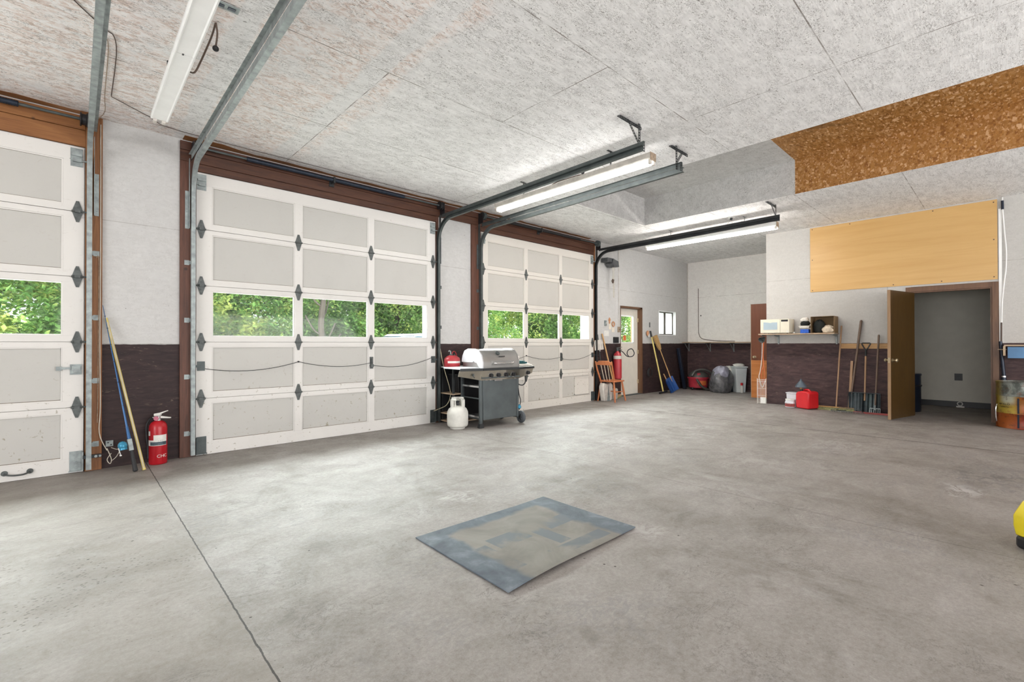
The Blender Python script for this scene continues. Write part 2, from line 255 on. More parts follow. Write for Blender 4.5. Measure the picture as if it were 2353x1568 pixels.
# ------------------------------------------------------------------ mesh builder
class MB:
    def __init__(s): s.v = []; s.f = []; s.mi = []
    def _a(s, vs, fs, m=0, T=None):
        o = len(s.v)
        s.v += [tuple(T @ Vector(v)) if T else tuple(v) for v in vs]
        s.f += [tuple(i + o for i in f) for f in fs]; s.mi += [m] * len(fs); return s
    def box(s, x0, x1, y0, y1, z0, z1, m=0, T=None):
        x0, x1 = sorted((x0, x1)); y0, y1 = sorted((y0, y1)); z0, z1 = sorted((z0, z1))
        vs = [(x0, y0, z0), (x1, y0, z0), (x1, y1, z0), (x0, y1, z0), (x0, y0, z1), (x1, y0, z1), (x1, y1, z1), (x0, y1, z1)]
        return s._a(vs, [(0, 3, 2, 1), (4, 5, 6, 7), (0, 1, 5, 4), (1, 2, 6, 5), (2, 3, 7, 6), (3, 0, 4, 7)], m, T)
    def bar(s, p0, p1, w, h, m=0, upv=(0, 0, 1)):
        p0, p1 = Vector(p0), Vector(p1); d = (p1 - p0).normalized(); u = Vector(upv)
        if abs(d.dot(u)) > .98: u = Vector((1, 0, 0))
        r = d.cross(u).normalized(); u = r.cross(d)
        vs = [p + r * a * w / 2 + u * b * h / 2 for p in (p0, p1) for a, b in ((-1, -1), (1, -1), (1, 1), (-1, 1))]
        return s._a(vs, [(3, 2, 1, 0), (4, 5, 6, 7), (0, 1, 5, 4), (1, 2, 6, 5), (2, 3, 7, 6), (3, 0, 4, 7)], m)
    def tube(s, pts, r, n=10, m=0, caps=True):
        pts = [Vector(p) for p in pts]; rs = r if isinstance(r, (list, tuple)) else [r] * len(pts)
        o = len(s.v); prev = None
        for i, p in enumerate(pts):
            d = (pts[min(i + 1, len(pts) - 1)] - pts[max(i - 1, 0)]).normalized()
            if prev is None: a = d.orthogonal().normalized()
            else:
                a = prev - d * prev.dot(d); a = a.normalized() if a.length > 1e-6 else d.orthogonal().normalized()
            prev = a; b = d.cross(a)
            for k in range(n): t = 2 * PI * k / n; s.v.append(tuple(p + (a * math.cos(t) + b * math.sin(t)) * rs[i]))
        for i in range(len(pts) - 1):
            for k in range(n):
                k2 = (k + 1) % n; s.f.append((o + i * n + k, o + i * n + k2, o + (i + 1) * n + k2, o + (i + 1) * n + k)); s.mi.append(m)
        if caps:
            s.f.append(tuple(o + k for k in reversed(range(n)))); s.mi.append(m)
            e = o + (len(pts) - 1) * n; s.f.append(tuple(e + k for k in range(n))); s.mi.append(m)
        return s
    def cyl(s, p0, p1, r0, r1=None, n=20, m=0): return s.tube([p0, p1], [r0, r0 if r1 is None else r1], n, m)
    def lathe(s, prof, n=28, m=0, T=None, c=(0, 0, 0)):
        o = []; vs = []
        for (r, z) in prof:
            for k in range(n): t = 2 * PI * k / n; vs.append((c[0] + r * math.cos(t), c[1] + r * math.sin(t), c[2] + z))
        fs = []
        for i in range(len(prof) - 1):
            for k in range(n): k2 = (k + 1) % n; fs.append((i * n + k, i * n + k2, (i + 1) * n + k2, (i + 1) * n + k))
        if prof[0][0] > 1e-5: fs.append(tuple(reversed(range(n))))
        if prof[-1][0] > 1e-5: e = (len(prof) - 1) * n; fs.append(tuple(e + k for k in range(n)))
        return s._a(vs, fs, m, T)
    def prism(s, poly, a0, a1, axis='y', m=0, T=None):
        """poly in the plane normal to axis; ring extruded from a0 to a1"""
        def P(u, w, a): return {'y': (u, a, w), 'x': (a, u, w), 'z': (u, w, a)}[axis]
        n = len(poly); vs = [P(u, w, a0) for u, w in poly] + [P(u, w, a1) for u, w in poly]
        fs = [tuple(range(n)), tuple(reversed(range(n, 2 * n)))] + [(i, n + i, n + (i + 1) % n, (i + 1) % n) for i in range(n)]
        return s._a(vs, fs, m, T)
    def ball(s, c, rx, ry=None, rz=None, n=14, k=9, m=0, T=None):
        ry = rx if ry is None else ry; rz = rx if rz is None else rz
        vs = []; fs = []
        for i in range(k + 1):
            ph = PI * i / k
            for j in range(n): t = 2 * PI * j / n; vs.append((c[0] + rx * math.sin(ph) * math.cos(t), c[1] + ry * math.sin(ph) * math.sin(t), c[2] - rz * math.cos(ph)))
        for i in range(k):
            for j in range(n): j2 = (j + 1) % n; fs.append((i * n + j, i * n + j2, (i + 1) * n + j2, (i + 1) * n + j))
        return s._a(vs, fs, m, T)
    def build(s, name, mats, parent=None, smooth=None, bevel=0, sub=0, solid=0):
        me = bpy.data.meshes.new(name); me.from_pydata(s.v, [], s.f)
        for mt in (mats if isinstance(mats, (list, tuple)) else [mats]): me.materials.append(M[mt] if isinstance(mt, str) else mt)
        me.polygons.foreach_set('material_index', s.mi)
        bm = bmesh.new(); bm.from_mesh(me); bmesh.ops.remove_doubles(bm, verts=bm.verts, dist=1e-6); bmesh.ops.recalc_face_normals(bm, faces=bm.faces); bm.to_mesh(me); bm.free()
        me.polygons.foreach_set('use_smooth', [True] * len(me.polygons)); me.set_sharp_from_angle(angle=math.radians(smooth or 34))
        o = bpy.data.objects.new(name, me); COL.objects.link(o)
        if parent: o.parent = parent
        if bevel:
            b = o.modifiers.new('bevel', 'BEVEL'); b.width = bevel; b.segments = 2; b.limit_method = 'ANGLE'
        if solid:
            b = o.modifiers.new('solid', 'SOLIDIFY'); b.thickness = solid; b.offset = 0
        if sub:
            b = o.modifiers.new('sub', 'SUBSURF'); b.levels = sub; b.render_levels = sub
        return o
def tag(o, label, cat, group=None):
    o['label'] = label; o['category'] = cat
    if group: o['group'] = group
    return o
def thing(name, label, cat, loc=(0, 0, 0), rz=0, group=None):
    o = bpy.data.objects.new(name, None); COL.objects.link(o); o.location = loc; o.rotation_euler = (0, 0, rz); o.empty_display_size = .1
    return tag(o, label, cat, group)
def struct(o): o['kind'] = 'structure'; return o
def semp(name, loc=(0, 0, 0), rz=0):
    o = bpy.data.objects.new(name, None); COL.objects.link(o); o.location = loc; o.rotation_euler = (0, 0, rz); return struct(o)
def cp(o, parent=None):
    c = o.copy(); COL.objects.link(c); c.parent = parent
    for ch in o.children: cp(ch, c)
    return c
def arc(c, r, a0, a1, n=10, plane='yz'):
    out = []
    for i in range(n + 1):
        t = math.radians(a0 + (a1 - a0) * i / n); u, w = r * math.cos(t), r * math.sin(t)
        out.append({'yz': (c[0], c[1] + u, c[2] + w), 'xz': (c[0] + u, c[1], c[2] + w), 'xy': (c[0] + u, c[1] + w, c[2])}[plane])
    return out
def spl(pts, n=6):
    """Catmull-Rom through the points"""
    P = [Vector(p) for p in pts]; out = []
    for i in range(len(P) - 1):
        a, b, c, d = P[max(i - 1, 0)], P[i], P[i + 1], P[min(i + 2, len(P) - 1)]
        for k in range(n):
            t = k / n; out.append(.5 * ((2 * b) + (c - a) * t + (2 * a - 5 * b + 4 * c - d) * t * t + (3 * b - a - 3 * c + d) * t ** 3))
    out.append(P[-1]); return out
# ================================================================== THE SETTING
CZ = 3.37
struct(MB().box(-8, 11.25, -12, .02, -.12, 0).build('floor', 'concrete'))
# ceiling with its recessed pocket (open hole x 4.45..6.70, y -10..-1.38)
c = MB()
c.box(-8, 4.45, -12, .35, CZ, CZ + .1); c.box(6.70, 11.3, -12, .35, CZ, CZ + .1); c.box(4.45, 6.70, -1.38, .35, CZ, CZ + .1)
ceil = struct(c.build('ceiling', 'ceiling_paint'))
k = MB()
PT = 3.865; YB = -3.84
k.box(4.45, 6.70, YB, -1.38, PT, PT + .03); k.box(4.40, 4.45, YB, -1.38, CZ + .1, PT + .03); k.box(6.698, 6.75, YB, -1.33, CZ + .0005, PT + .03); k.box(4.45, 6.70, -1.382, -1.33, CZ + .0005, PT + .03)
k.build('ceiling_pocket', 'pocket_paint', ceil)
k = MB(); k.box(4.45, 6.70, -12, YB, PT, PT + .03); k.box(4.40, 4.45, -12, YB, CZ + .1, PT + .03); k.box(6.698, 6.75, -12, YB, CZ + .0005, PT + .03)
k.build('bare_board_lining', 'bare_osb', ceil)
# door wall (its inner face at y = .02), piers between the three overhead doors
OP = [(-3.935, -.887), (0.0, 3.05), (3.94, 6.99)]
w = MB(); xs = [-8.0]
for a, b in OP: xs += [a, b]
xs += [8.0]
for a, b in ((-8, OP[0][0]), (OP[0][1], OP[1][0]), (OP[1][1], OP[2][0])): w.box(a, b, .02, .28, 0, CZ)
for a, b in OP: w.box(a, b, .02, .28, 3.05, CZ)
w.box(6.99, 8.0, .02, .28, 0, CZ); w.box(8.0, 8.93, .02, .28, 2.05, CZ); w.box(8.93, 9.68, .02, .28, 0, CZ)
w.box(9.68, 10.545, .02, .28, 0, 1.42); w.box(9.68, 10.545, .02, .28, 2.02, CZ); w.box(10.545, 11.45, .02, .28, 0, CZ)
struct(w.build('wall_left', 'wall_paint'))
sh = MB()
for a, b in ((-8, OP[0][0]), (OP[0][1], OP[1][0]), (OP[1][1], OP[2][0]), (6.99, 8.0), (8.93, 9.68), (10.545, 11.5)): sh.box(a, b, .28, .33, -.1, 3.8)
for a, b in OP: sh.box(a, b, .28, .33, 3.05, 3.8)
sh.box(8.0, 8.93, .28, .33, 2.05, 3.8); sh.box(9.68, 10.545, .28, .33, -.1, 1.42); sh.box(9.68, 10.545, .28, .33, 2.02, 3.8)
for a, b in OP: sh.box(a, a + .02, .08, .335, 0, 3.05); sh.box(b - .02, b, .08, .335, 0, 3.05); sh.box(a, b, .08, .335, 3.03, 3.05)
struct(sh.build('trim_1', 'exterior_white'))
struct(MB().box(11.2, 11.4, -2.7, .02, 0, CZ).build('wall_back', 'wall_paint_alcove_lit'))
w = MB(); RX = 9.12; RT = 9.24
w.box(RX, RT, -4.86, -2.65, 0, CZ); w.box(RX, RT, -5.79, -4.86, 2.04, CZ); w.box(RX, RT, -12, -5.79, 0, CZ); w.box(RT, 11.2, -2.77, -2.65, 0, CZ)
struct(w.build('wall_right', 'wall_paint_side'))
# unseen end of the room: walls, with two bays added for the fill lamps
w = MB(); w.box(-8.2, -1.3, -12.2, -12, 0, CZ); w.box(7.4, 9.3, -12.2, -12, 0, CZ); w.box(-1.3, 7.4, -12.2, -12, 3.25, CZ)
w.box(-8.2, -8, -3.4, 0, 0, CZ); w.box(-8.2, -8, -12, -9.6, 0, CZ); w.box(-8.2, -8, -9.6, -3.4, 3.2, CZ)
struct(w.build('wall_front', 'wall_paint'))
# inner room behind the wooden door
plain('inner_wall', (.62, .60, .53), .8, var=.04)
w = MB(); w.box(11.1, 11.2, -7.6, -3.4, 0, 2.6); w.box(9.24, 11.1, -3.5, -3.4, 0, 2.6); w.box(9.24, 11.1, -7.6, -7.5, 0, 2.6); w.box(9.24, 11.2, -7.6, -3.4, 2.45, 2.6)
struct(w.build('wall_inner_room', 'inner_wall'))
struct(MB().box(11.085, 11.0995, -7.5, -3.5, 0.001, .105).build('baseboard_inner_room', 'black'))
struct(MB().box(-8, 12, .331, 1.0, 3.12, 3.25).build('trim_15', 'exterior_white'))  # eave soffit outside
# ---- wood jambs and headers round the overhead doors
def plank(name, mats, boxes):
    m = MB()
    for b in boxes: m.box(*b)
    return struct(m.build(name, mats, bevel=.003))
JY0, JY1 = -.012, .019
plank('trim_2', 'jamb_orange', [(-.879, -.757, JY0, JY1, 0.001, 3.366)])
plank('trim_3', 'jamb_brown', [(-.145, -.004, JY0, JY1, 0.001, 3.137)])
plank('trim_4', 'jamb_brown', [(3.056, 3.10, JY0, JY1, 0.001, 3.137)])
plank('trim_5', 'jamb_brown', [(3.74, 3.932, JY0, JY1, 0.001, 3.137)])
plank('trim_6', 'jamb_orange', [(6.998, 7.035, JY0, JY1, 0.001, 3.345)])
plank('trim_7', 'header_orange', [(-4.2, -.879, JY0, JY1, 3.055, 3.21), (-4.2, -.879, JY0 - .004, JY1, 3.213, 3.345)])
plank('trim_8', 'header_brown', [(-.003, 3.055, JY0, JY1, 3.055, 3.135), (-.145, 3.934, JY0 - .004, JY1, 3.138, 3.25), (-.145, 3.934, JY0 - .008, JY1, 3.253, 3.345)])
plank('trim_9', 'header_brown', [(3.934, 6.998, JY0, JY1, 3.055, 3.135), (3.934, 6.998, JY0 - .004, JY1, 3.138, 3.25), (3.934, 6.998, JY0 - .008, JY1, 3.253, 3.345)])
# ragged bare edge of the ceiling sheet along the wall
m = MB(); pts = [(-4.2 + i * .17, -.035 - .05 * random.random() - (.07 if -.3 < -4.2 + i * .17 < .25 else 0)) for i in range(66)]
for (a, ya), (b, yb) in zip(pts, pts[1:]):
    if -.73 < (a + b) / 2 < -.16: continue
    m._a([(a, .018, CZ - .004), (b, .018, CZ - .004), (b, yb, CZ - .0015), (a, ya, CZ - .0015), (a, .018, CZ - .0003), (b, .018, CZ - .0003), (b, yb, CZ - .0003), (a, ya, CZ - .0003)], [(0, 1, 2, 3), (4, 7, 6, 5), (3, 2, 6, 7), (0, 3, 7, 4), (1, 5, 6, 2)])
struct(m.build('trim_10', 'header_orange'))
# ------------------------------------------------------------------ overhead doors
ST = [(.0, .146), (1.008, 1.095), (1.962, 2.045), (2.905, 3.048)]
def hinge(parent, x, z, side=0):
    m = MB()
    for sgn in (-1, 1):
        w_ = .038
        m.prism([(x - w_, z + sgn * .004), (x + w_, z + sgn * .004), (x + .010, z + sgn * .098), (x - .010, z + sgn * .098)], -.008, -.001)
        m.cyl((x, -.013, z + sgn * .075), (x, -.001, z + sgn * .075), .007, n=8); m.cyl((x, -.013, z + sgn * .04), (x, -.001, z + sgn * .04), .006, n=8)
    m.cyl((x - .042, -.012, z), (x + .042, -.012, z), .010, n=10)
    if side: m.cyl((x, -.02, z), (x + side * .075, -.02, z), .007, n=8); m.box(x - .02, x + .02, -.03, -.004, z - .012, z + .012)
    return m.build('hinge', 'steel_hinge', parent)
def overhead(n, x0, white, panel, lock=True):
    d = semp('door_%d' % n, (x0, 0, 0))
    for i in range(5):
        z0, z1 = i * .6096 + .0025, (i + 1) * .6096 - .0025
        b = z0 + (.132 if i == 0 else .057); t = z1 - (.130 if i == 4 else .049)
        m = MB()
        m.box(0, 3.048, 0, .04, z0, b); m.box(0, 3.048, 0, .04, t, z1)
        for a, c_ in ST: m.box(a, c_, 0, .04, b, t)
        for (_, a), (c_, _) in zip(ST, ST[1:]):   # sticking round every panel
            e = .012
            for q in ((a, a + e, b, t), (c_ - e, c_, b, t), (a + e, c_ - e, b, b + e), (a + e, c_ - e, t - e, t)): m.box(q[0], q[1], .006, .03, q[2], q[3])
        for (_, a), (c_, _) in zip(ST, ST[1:]):
            if i != 2: m.box(a + .012, c_ - .012, .0135, .0165, b + .012, b + .0165, 1); m.box(a + .012, c_ - .012, .0145, .0165, t - .014, t - .012, 1); m.box(a + .012, a + .0145, .0145, .0165, b + .012, t - .012, 1)  # dirt lines that also paint shade round the panel recesses
        if i < 4: m.box(0, 3.048, .024, .038, t + .01, z1 + .006)
        sec = m.build('door_section', [white, 'grime_and_shade'], d, bevel=.0015)
        for (_, a), (c_, _) in zip(ST, ST[1:]):
            if i == 2: MB().box(a + .006, c_ - .006, .018, .022, b + .006, t - .006).build('window_pane', 'window_glass', sec)
            else: MB().box(a + .004, c_ - .004, .016, .026, b + .004, t - .004).build('panel', panel, sec)
    for i in range(1, 5):
        z = i * .6096
        for x in (.045, 1.052, 2.003, 3.003): hinge(d, x, z, -1 if x < .1 else (1 if x > 2.9 else 0))
    for x, s_ in ((.05, -1), (2.998, 1)):
        m = MB(); m.box(x - .045, x + .04, -.006, -.001, 2.86, 3.03); m.box(x - .04, x + .035, -.022, -.006, 2.955, 2.975); m.box(x - .03, x + .03, -.03, -.006, 2.90, 2.93); m.cyl((x, -.022, 2.915), (x + s_ * .07, -.022, 2.915), .007, n=8)
        m.build('top_bracket', 'galv', d)
        m = MB(); m.box(x - .045, x + .045, -.006, -.001, .015, .20); m.box(x - s_ * -.045 - .006, x - s_ * -.045 + .006, -.03, -.001, .02, .19)
        for zz in (.05, .10, .16): m.cyl((x, -.012, zz), (x, -.001, zz), .007, n=8)
        m.box(x - .05, x + .05, -.02, -.006, .012, .022); m.build('bottom_bracket', 'galv_dark' if n > 1 else 'galv', d)
    MB().box(-.0, 3.048, .008, .038, -.012, .002).build('bottom_seal', 'black_rubber', d)
    return d
D1 = overhead(1, -3.935, 'door_white', 'panel_white'); D2 = overhead(2, 0, 'door_white', 'panel_white'); D3 = overhead(3, 3.94, 'door_white_mouldy', 'panel_mouldy')
# slide bolt and lift handle on the first door
m = MB(); m.box(2.955, 3.035, -.012, -.001, .915, 1.01); m.box(2.965, 3.025, -.03, -.012, .93, .995); m.box(2.865, 2.96, -.018, -.006, .965, .985); m.box(2.862, 2.90, -.014, -.001, .955, .992)
m.build('slide_bolt', 'galv', D1)
m = MB(); m.tube(spl([(2.545, -.004, .075), (2.555, -.03, .068), (2.60, -.045, .058), (2.655, -.045, .056), (2.69, -.03, .064), (2.70, -.004, .07)], 5), .007, 8)
m.cyl((2.545, -.012, .077), (2.545, -.001, .077), .022, n=12); m.cyl((2.70, -.012, .072), (2.70, -.001, .072), .022, n=12); m.build('lift_handle', 'steel_hinge', D1)
def lockset(D, zc):
    for x, s_ in ((.045, -1), (3.005, 1)):
        m = MB(); m.box(x - .035, x + .035, -.007, -.001, zc - .05, zc + .05); m.box(x - .012, x + s_ * .085 + .0, -.022, -.008, zc - .012, zc + .012); m.cyl((x, -.02, zc), (x, -.001, zc), .012, n=10)
        m.build('lock_bar', 'galv_dark', D)
    m = MB(); m.box(1.985, 2.03, -.012, -.001, zc - .10, zc + .06); m.cyl((2.007, -.035, zc - .06), (2.007, -.001, zc - .06), .026, n=14); m.box(1.995, 2.02, -.03, -.01, zc - .05, zc + .04); m.build('lock_case', 'steel_hinge', D)
    m = MB()
    def sag(a, b, d): return [(a[0] + (b[0] - a[0]) * t / 12, -.014, a[1] + (b[1] - a[1]) * t / 12 - d * 4 * (t / 12) * (1 - t / 12)) for t in range(13)]
    m.tube(sag((.08, zc - .03), (1.05, zc + .02), .06), .0035, 6); m.tube(sag((1.05, zc + .02), (2.0, zc - .02), .055), .0035, 6); m.tube(sag((2.0, zc - .05), (2.98, zc + .03), .07), .0035, 6)
    m.cyl((1.05, -.02, zc + .02), (1.05, -.001, zc + .02), .01, n=8); m.build('lock_cable', 'dark_metal', D)
lockset(D2, .96); lockset(D3, .96)
m = MB()   # mended patch panel low on the third door
for q in ((2.42, 2.90, .50, .512), (2.42, 2.90, .17, .182), (2.42, 2.432, .17, .512), (2.888, 2.90, .17, .512)): m.box(q[0], q[1], -.004, .018, q[2], q[3])
m.box(2.432, 2.888, .012, .017, .182, .50); m.build('patch_panel', 'door_white_mouldy', D3)
# ------------------------------------------------------------------ entrance door in the door wall
d4 = semp('door_4', (8.0, 0, 0))
m = MB(); x0, x1, z0, z1 = .11, .665, 1.20, 1.85
m.box(.03, x0, .10, .14, .02, 2.0); m.box(x1, .84, .10, .14, .02, 2.0); m.box(x0, x1, .10, .14, .02, z0); m.box(x0, x1, .10, .14, z1, 2.0)
dl = m.build('door_leaf', 'man_door_paint', d4, bevel=.002)
m = MB()
for q in ((x0, x0 + .03, z0, z1), (x1 - .03, x1, z0, z1), (x0, x1, z0, z0 + .03), (x0, x1, z1 - .03, z1)): m.box(q[0], q[1], .09, .105, q[2], q[3])
m.build('glazing_bead', 'white_enamel', dl); MB().box(x0, x1, .117, .123, z0, z1).build('window_pane', 'window_glass', dl)
plain('orange_sticker', (.62, .16, .05), .5); MB().box(.25, .36, .104, .106, 1.27, 1.38).build('sticker', 'orange_sticker', dl)
m = MB(); m.box(0.0, .028, .02, .29, 0, 2.05); m.box(.845, .93, .02, .29, 0, 2.05); m.box(0, .93, .02, .29, 2.005, 2.05); m.build('door_frame', 'casing_wood', d4, bevel=.002)
for z in (.3, 1.0, 1.75):
    m = MB(); m.box(.815, .85, .088, .099, z - .045, z + .045); m.cyl((.842, .085, z - .045), (.842, .085, z + .045), .008, n=8); m.build('hinge', 'brass', d4)
MB().box(0, .93, .02, .30, 0, .018).build('threshold', 'galv_dark', d4)
# ------------------------------------------------------------------ sliding window
w1 = semp('window_1', (9.68, 0, 0)); plain('window_frame_dark', (.10, .085, .07), .5, .2)
m = MB(); m.box(0, .865, .012, .29, 1.40, 1.42); m.box(0, .865, .012, .29, 2.005, 2.022); m.box(0, .015, .012, .29, 1.42, 2.005); m.box(.85, .865, .012, .29, 1.42, 2.005); m.build('window_sill', 'white_enamel', w1)
m = MB()
for q in ((.015, .85, 1.42, 1.445), (.015, .85, 1.98, 2.005), (.015, .04, 1.445, 1.98), (.825, .85, 1.445, 1.98), (.40, .43, 1.445, 1.98), (.46, .475, 1.445, 1.98)): m.box(q[0], q[1], .09, .13, q[2], q[3])
m.build('window_frame', 'window_frame_dark', w1); MB().box(.04, .825, .108, .113, 1.445, 1.98).build('window_pane', 'frosted_glass', w1)
# ------------------------------------------------------------------ interior wooden door with its casing
d5 = semp('door_5', (RX, -4.86, 0))
m = MB()
m.box(-.018, 0, .07, -.0, 0, 2.115); m.box(-.018, 0, -.93, -1.00, 0, 2.115); m.box(-.018, 0, -.93, .0, 2.04, 2.115)
m.build('door_casing', 'casing_wood', d5, bevel=.002)
m = MB(); m.box(0, .12, 0, -.02, 0, 2.04); m.box(0, .12, -.91, -.93, 0, 2.04); m.box(0, .12, -.02, -.91, 2.02, 2.04); m.build('door_jamb', 'casing_wood', d5)
leaf = bpy.data.objects.new('door_leaf', None)
ang = math.atan2(.20, -.86)
def rotT(): return Matrix.Translation((-.03, -.025, 0)) @ Matrix.Rotation(ang, 4, 'Z')
T = rotT()
L = MB().box(0, .86, -.018, .018, .015, 2.02, 0, T).build('door_leaf', 'door_wood', d5)
MB().box(.855, .872, -.0182, .0182, .012, 2.022, 0, T).build('door_edge', 'door_edge', L)
m = MB()
for s_ in (-1, 1):
    R = T @ Matrix.Translation((.80, s_ * .018, .93)) @ Matrix.Rotation(-s_ * PI / 2, 4, 'X'); m.lathe([(.028, 0), (.028, .006), (.011, .01), (.011, .03), (.026, .042), (.029, .055), (.02, .068), (0, .07)], 18, 0, R)
m.build('door_knob', 'brass', L)
MB().box(.871, .8735, -.012, .012, .89, .97, 0, T).build('latch_plate', 'brass', L)
# pipe chase strip right of the casing
struct(MB().box(RX - .016, RX - .0005, -5.895, -5.862, 1.2, 3.2).build('trim_11', 'white_enamel'))
# board batten in corner and on door wall
struct(MB().box(7.910, 7.925, .005, .0195, 1.59, 3.36).build('trim_12', 'wall_paint'))
struct(MB().box(11.185, 11.1995, -.0, .012, 1.2, 3.36).build('trim_13', 'grubby_white'))
# ------------------------------------------------------------------ outside
plain('gravel', (.42, .41, .38), .9, var=.3, scale=12); struct(MB().box(-30, 45, .33, 40, -.2, -.06).build('ground', 'gravel'))
g = G('leaves'); nn = g.noise(.9, 3); n3 = g.noise(9, 3)
lc = g.ramp(g.mt('ADD', g.mt('MULTIPLY', nn, .6), g.mt('MULTIPLY', n3, .4)), [(.36, (.05, .12, .03)), (.5, (.15, .265, .075)), (.62, (.46, .50, .15))])
df = g.t.nodes.new('ShaderNodeBsdfDiffuse'); tr = g.t.nodes.new('ShaderNodeBsdfTranslucent'); ms = g.t.nodes.new('ShaderNodeMixShader'); ms.inputs[0].default_value = .45
g.put(df.inputs[0], lc); g.put(tr.inputs[0], lc); g.t.links.new(df.outputs[0], ms.inputs[1]); g.t.links.new(tr.outputs[0], ms.inputs[2]); g.t.links.new(ms.outputs[0], g.out.inputs[0]); M['leaves'] = g.m
wood('bark', (.035, .026, .02), (.085, .065, .05), 2, .8, False)
def crown(seed, h, r, nleaf, zlow):
    rr = random.Random(seed); m = MB(); blobs = []
    for i in range(26):
        t = rr.random(); z = zlow + (h - zlow) * t; w_ = r * (1 - .55 * abs(t - .35)); a = rr.random() * 2 * PI; q = w_ * rr.random() ** .5
        blobs.append((q * math.cos(a), q * math.sin(a), z, .5 + .5 * rr.random()))
    for i in range(nleaf):
        bx, by, bz, br = rr.choice(blobs); d = Vector((rr.gauss(0, 1), rr.gauss(0, 1), rr.gauss(0, .8))).normalized() * br * (.75 + .35 * rr.random())
        p = Vector((bx, by, bz)) + d; R = Euler((rr.uniform(-.9, .9), rr.uniform(-.9, .9), rr.random() * 6.28)).to_matrix(); s_ = .055 + .045 * rr.random()
        o = len(m.v)
        for q in ((-s_, 0, 0), (0, -.45 * s_, .1 * s_), (s_, 0, 0), (0, .45 * s_, .1 * s_)): m.v.append(tuple(p + R @ Vector(q)))
        m.f.append((o, o + 1, o + 2, o + 3)); m.mi.append(0)
    me = bpy.data.meshes.new('crown'); me.from_pydata(m.v, [], m.f); me.materials.append(M['leaves']); return me
crowns = [crown(3, 4.6, 1.75, 34000, .1), crown(5, 4.2, 1.9, 34000, .0), crown(9, 4.9, 1.8, 34000, .2)]
tm = MB().tube(spl([(0, 0, -.1), (.06, 0, 1.2), (-.03, .05, 2.6), (.08, 0, 4.2)], 4), [.13] * 5 + [.10] * 4 + [.05] * 4, 10).build('tree', 'bark'); trunk_me = tm.data; bpy.data.objects.remove(tm)
tpos = [(-2.4, 9.2, 0), (.9, 9.6, 1), (2.75, 11.9, 1), (4.3, 9.4, 0), (6.2, 14.2, 1), (7.7, 9.4, 2), (11.0, 9.6, 0), (14.4, 9.4, 2), (17.9, 9.6, 0), (21.5, 9.8, 1), (25.0, 9.4, 2), (9.6, 13.8, 0)]
tl = ['bushy tree filling the pane of the leftmost overhead door', 'yellow-green tree at the far left edge of the middle overhead door\'s first pane', 'green tree in the left half of the middle overhead door\'s first pane', 'bushy tree spanning the first and second panes of the middle overhead door', 'tree farther back, just left of the bare trunk in the middle door\'s second pane', 'green tree in front, filling the middle overhead door\'s third pane', 'leafy tree at the left of the far overhead door\'s first pane', 'leafy tree between the first and second panes of the far overhead door', 'leafy tree in the far overhead door\'s third pane', 'leafy tree in the left of the entrance door\'s small pane', 'leafy tree at the right of the entrance door\'s small pane', 'tree in the back row showing behind the middle door\'s third pane']
bt = thing('bare_tree', 'bare greyish tree trunk standing before the leaves in the middle door\'s second pane', 'tree', (4.12, 7.2, -.06))
MB().tube(spl([(0, 0, -.1), (.05, 0, .9), (-.04, .0, 1.8), (.05, 0, 2.8), (.0, 0, 4.0)], 5), [.10] * 6 + [.08] * 8 + [.05] * 7, 10).build('trunk', 'bark', bt)
for a_, z_, l_ in ((.4, 1.0, .6), (2.6, 1.5, .5), (1.2, 2.0, .7), (3.6, 2.3, .5), (5.6, 1.3, .4)): MB().tube(spl([(0, 0, z_), (l_ * .5 * math.cos(a_), .1 * math.sin(a_), z_ + .15), (l_ * math.cos(a_), .2 * math.sin(a_), z_ + .55)], 4), .022, 6).build('branch', 'bark', bt)
for i, (x, y, kk) in enumerate(tpos):
    t = thing('tree', tl[i], 'tree', (x, y, -.06), i * 1.7, 'trees outside the overhead doors'); t.scale = (1, 1, 1 + .08 * (i % 3))
    a = bpy.data.objects.new('foliage', crowns[kk]); COL.objects.link(a); a.parent = t
    a = bpy.data.objects.new('trunk', trunk_me); COL.objects.link(a); a.parent = t
# ================================================================== OBJECTS
plain('grill_steel', (.36, .355, .345), .36, .8, .1, 3); plain('grill_panel', (.13, .15, .155), .4, .75, .15, 4); plain('grill_bronze', (.33, .30, .25), .35, .8, .2, 5)
plain('lid_white', (.62, .62, .65), .4, 0, .05); plain('tank_white', (.70, .69, .64), .45, 0, .12, 9); plain('red_paint', (.42, .006, .014), .3); plain('red_plastic', (.60, .014, .02), .4, 0, .08); plain('red_can', (.42, .03, .04), .4)
plain('label_white', (.75, .74, .70), .6, var=.1, scale=30); plain('label_dark', (.06, .09, .11), .5, var=.4, scale=40); plain('rod_blue', (.02, .10, .26), .3, .2); plain('reel_blue', (.04, .26, .42), .3, .3); plain('yellow_pole', (.62, .50, .16), .45, 0, .12, 20)
plain('cable_white', (.55, .50, .42), .6); plain('cable_yellow', (.50, .44, .30), .5); plain('cord_brown', (.08, .05, .035), .5); plain('straw', (.42, .26, .10), .8, 0, .3, 60, .4); plain('blue_plastic', (.02, .07, .24), .4, 0, .15); plain('vac_red', (.45, .035, .055), .4); plain('vac_grey', (.065, .065, .06), .5)
plain('bin_grey', (.62, .66, .67), .4, 0, .06); plain('water_blue', (.01, .05, .12), .15); plain('cream', (.78, .73, .60), .4, 0, .05); plain('microwave_glass', (.42, .52, .58), .15, 0, .06); plain('cardboard', (.28, .18, .09), .8, 0, .12, 8); plain('cloth_cream', (.68, .58, .45), .9, 0, .2, 20); plain('cloth_black', (.012, .014, .013), .9, 0, .4, 20)
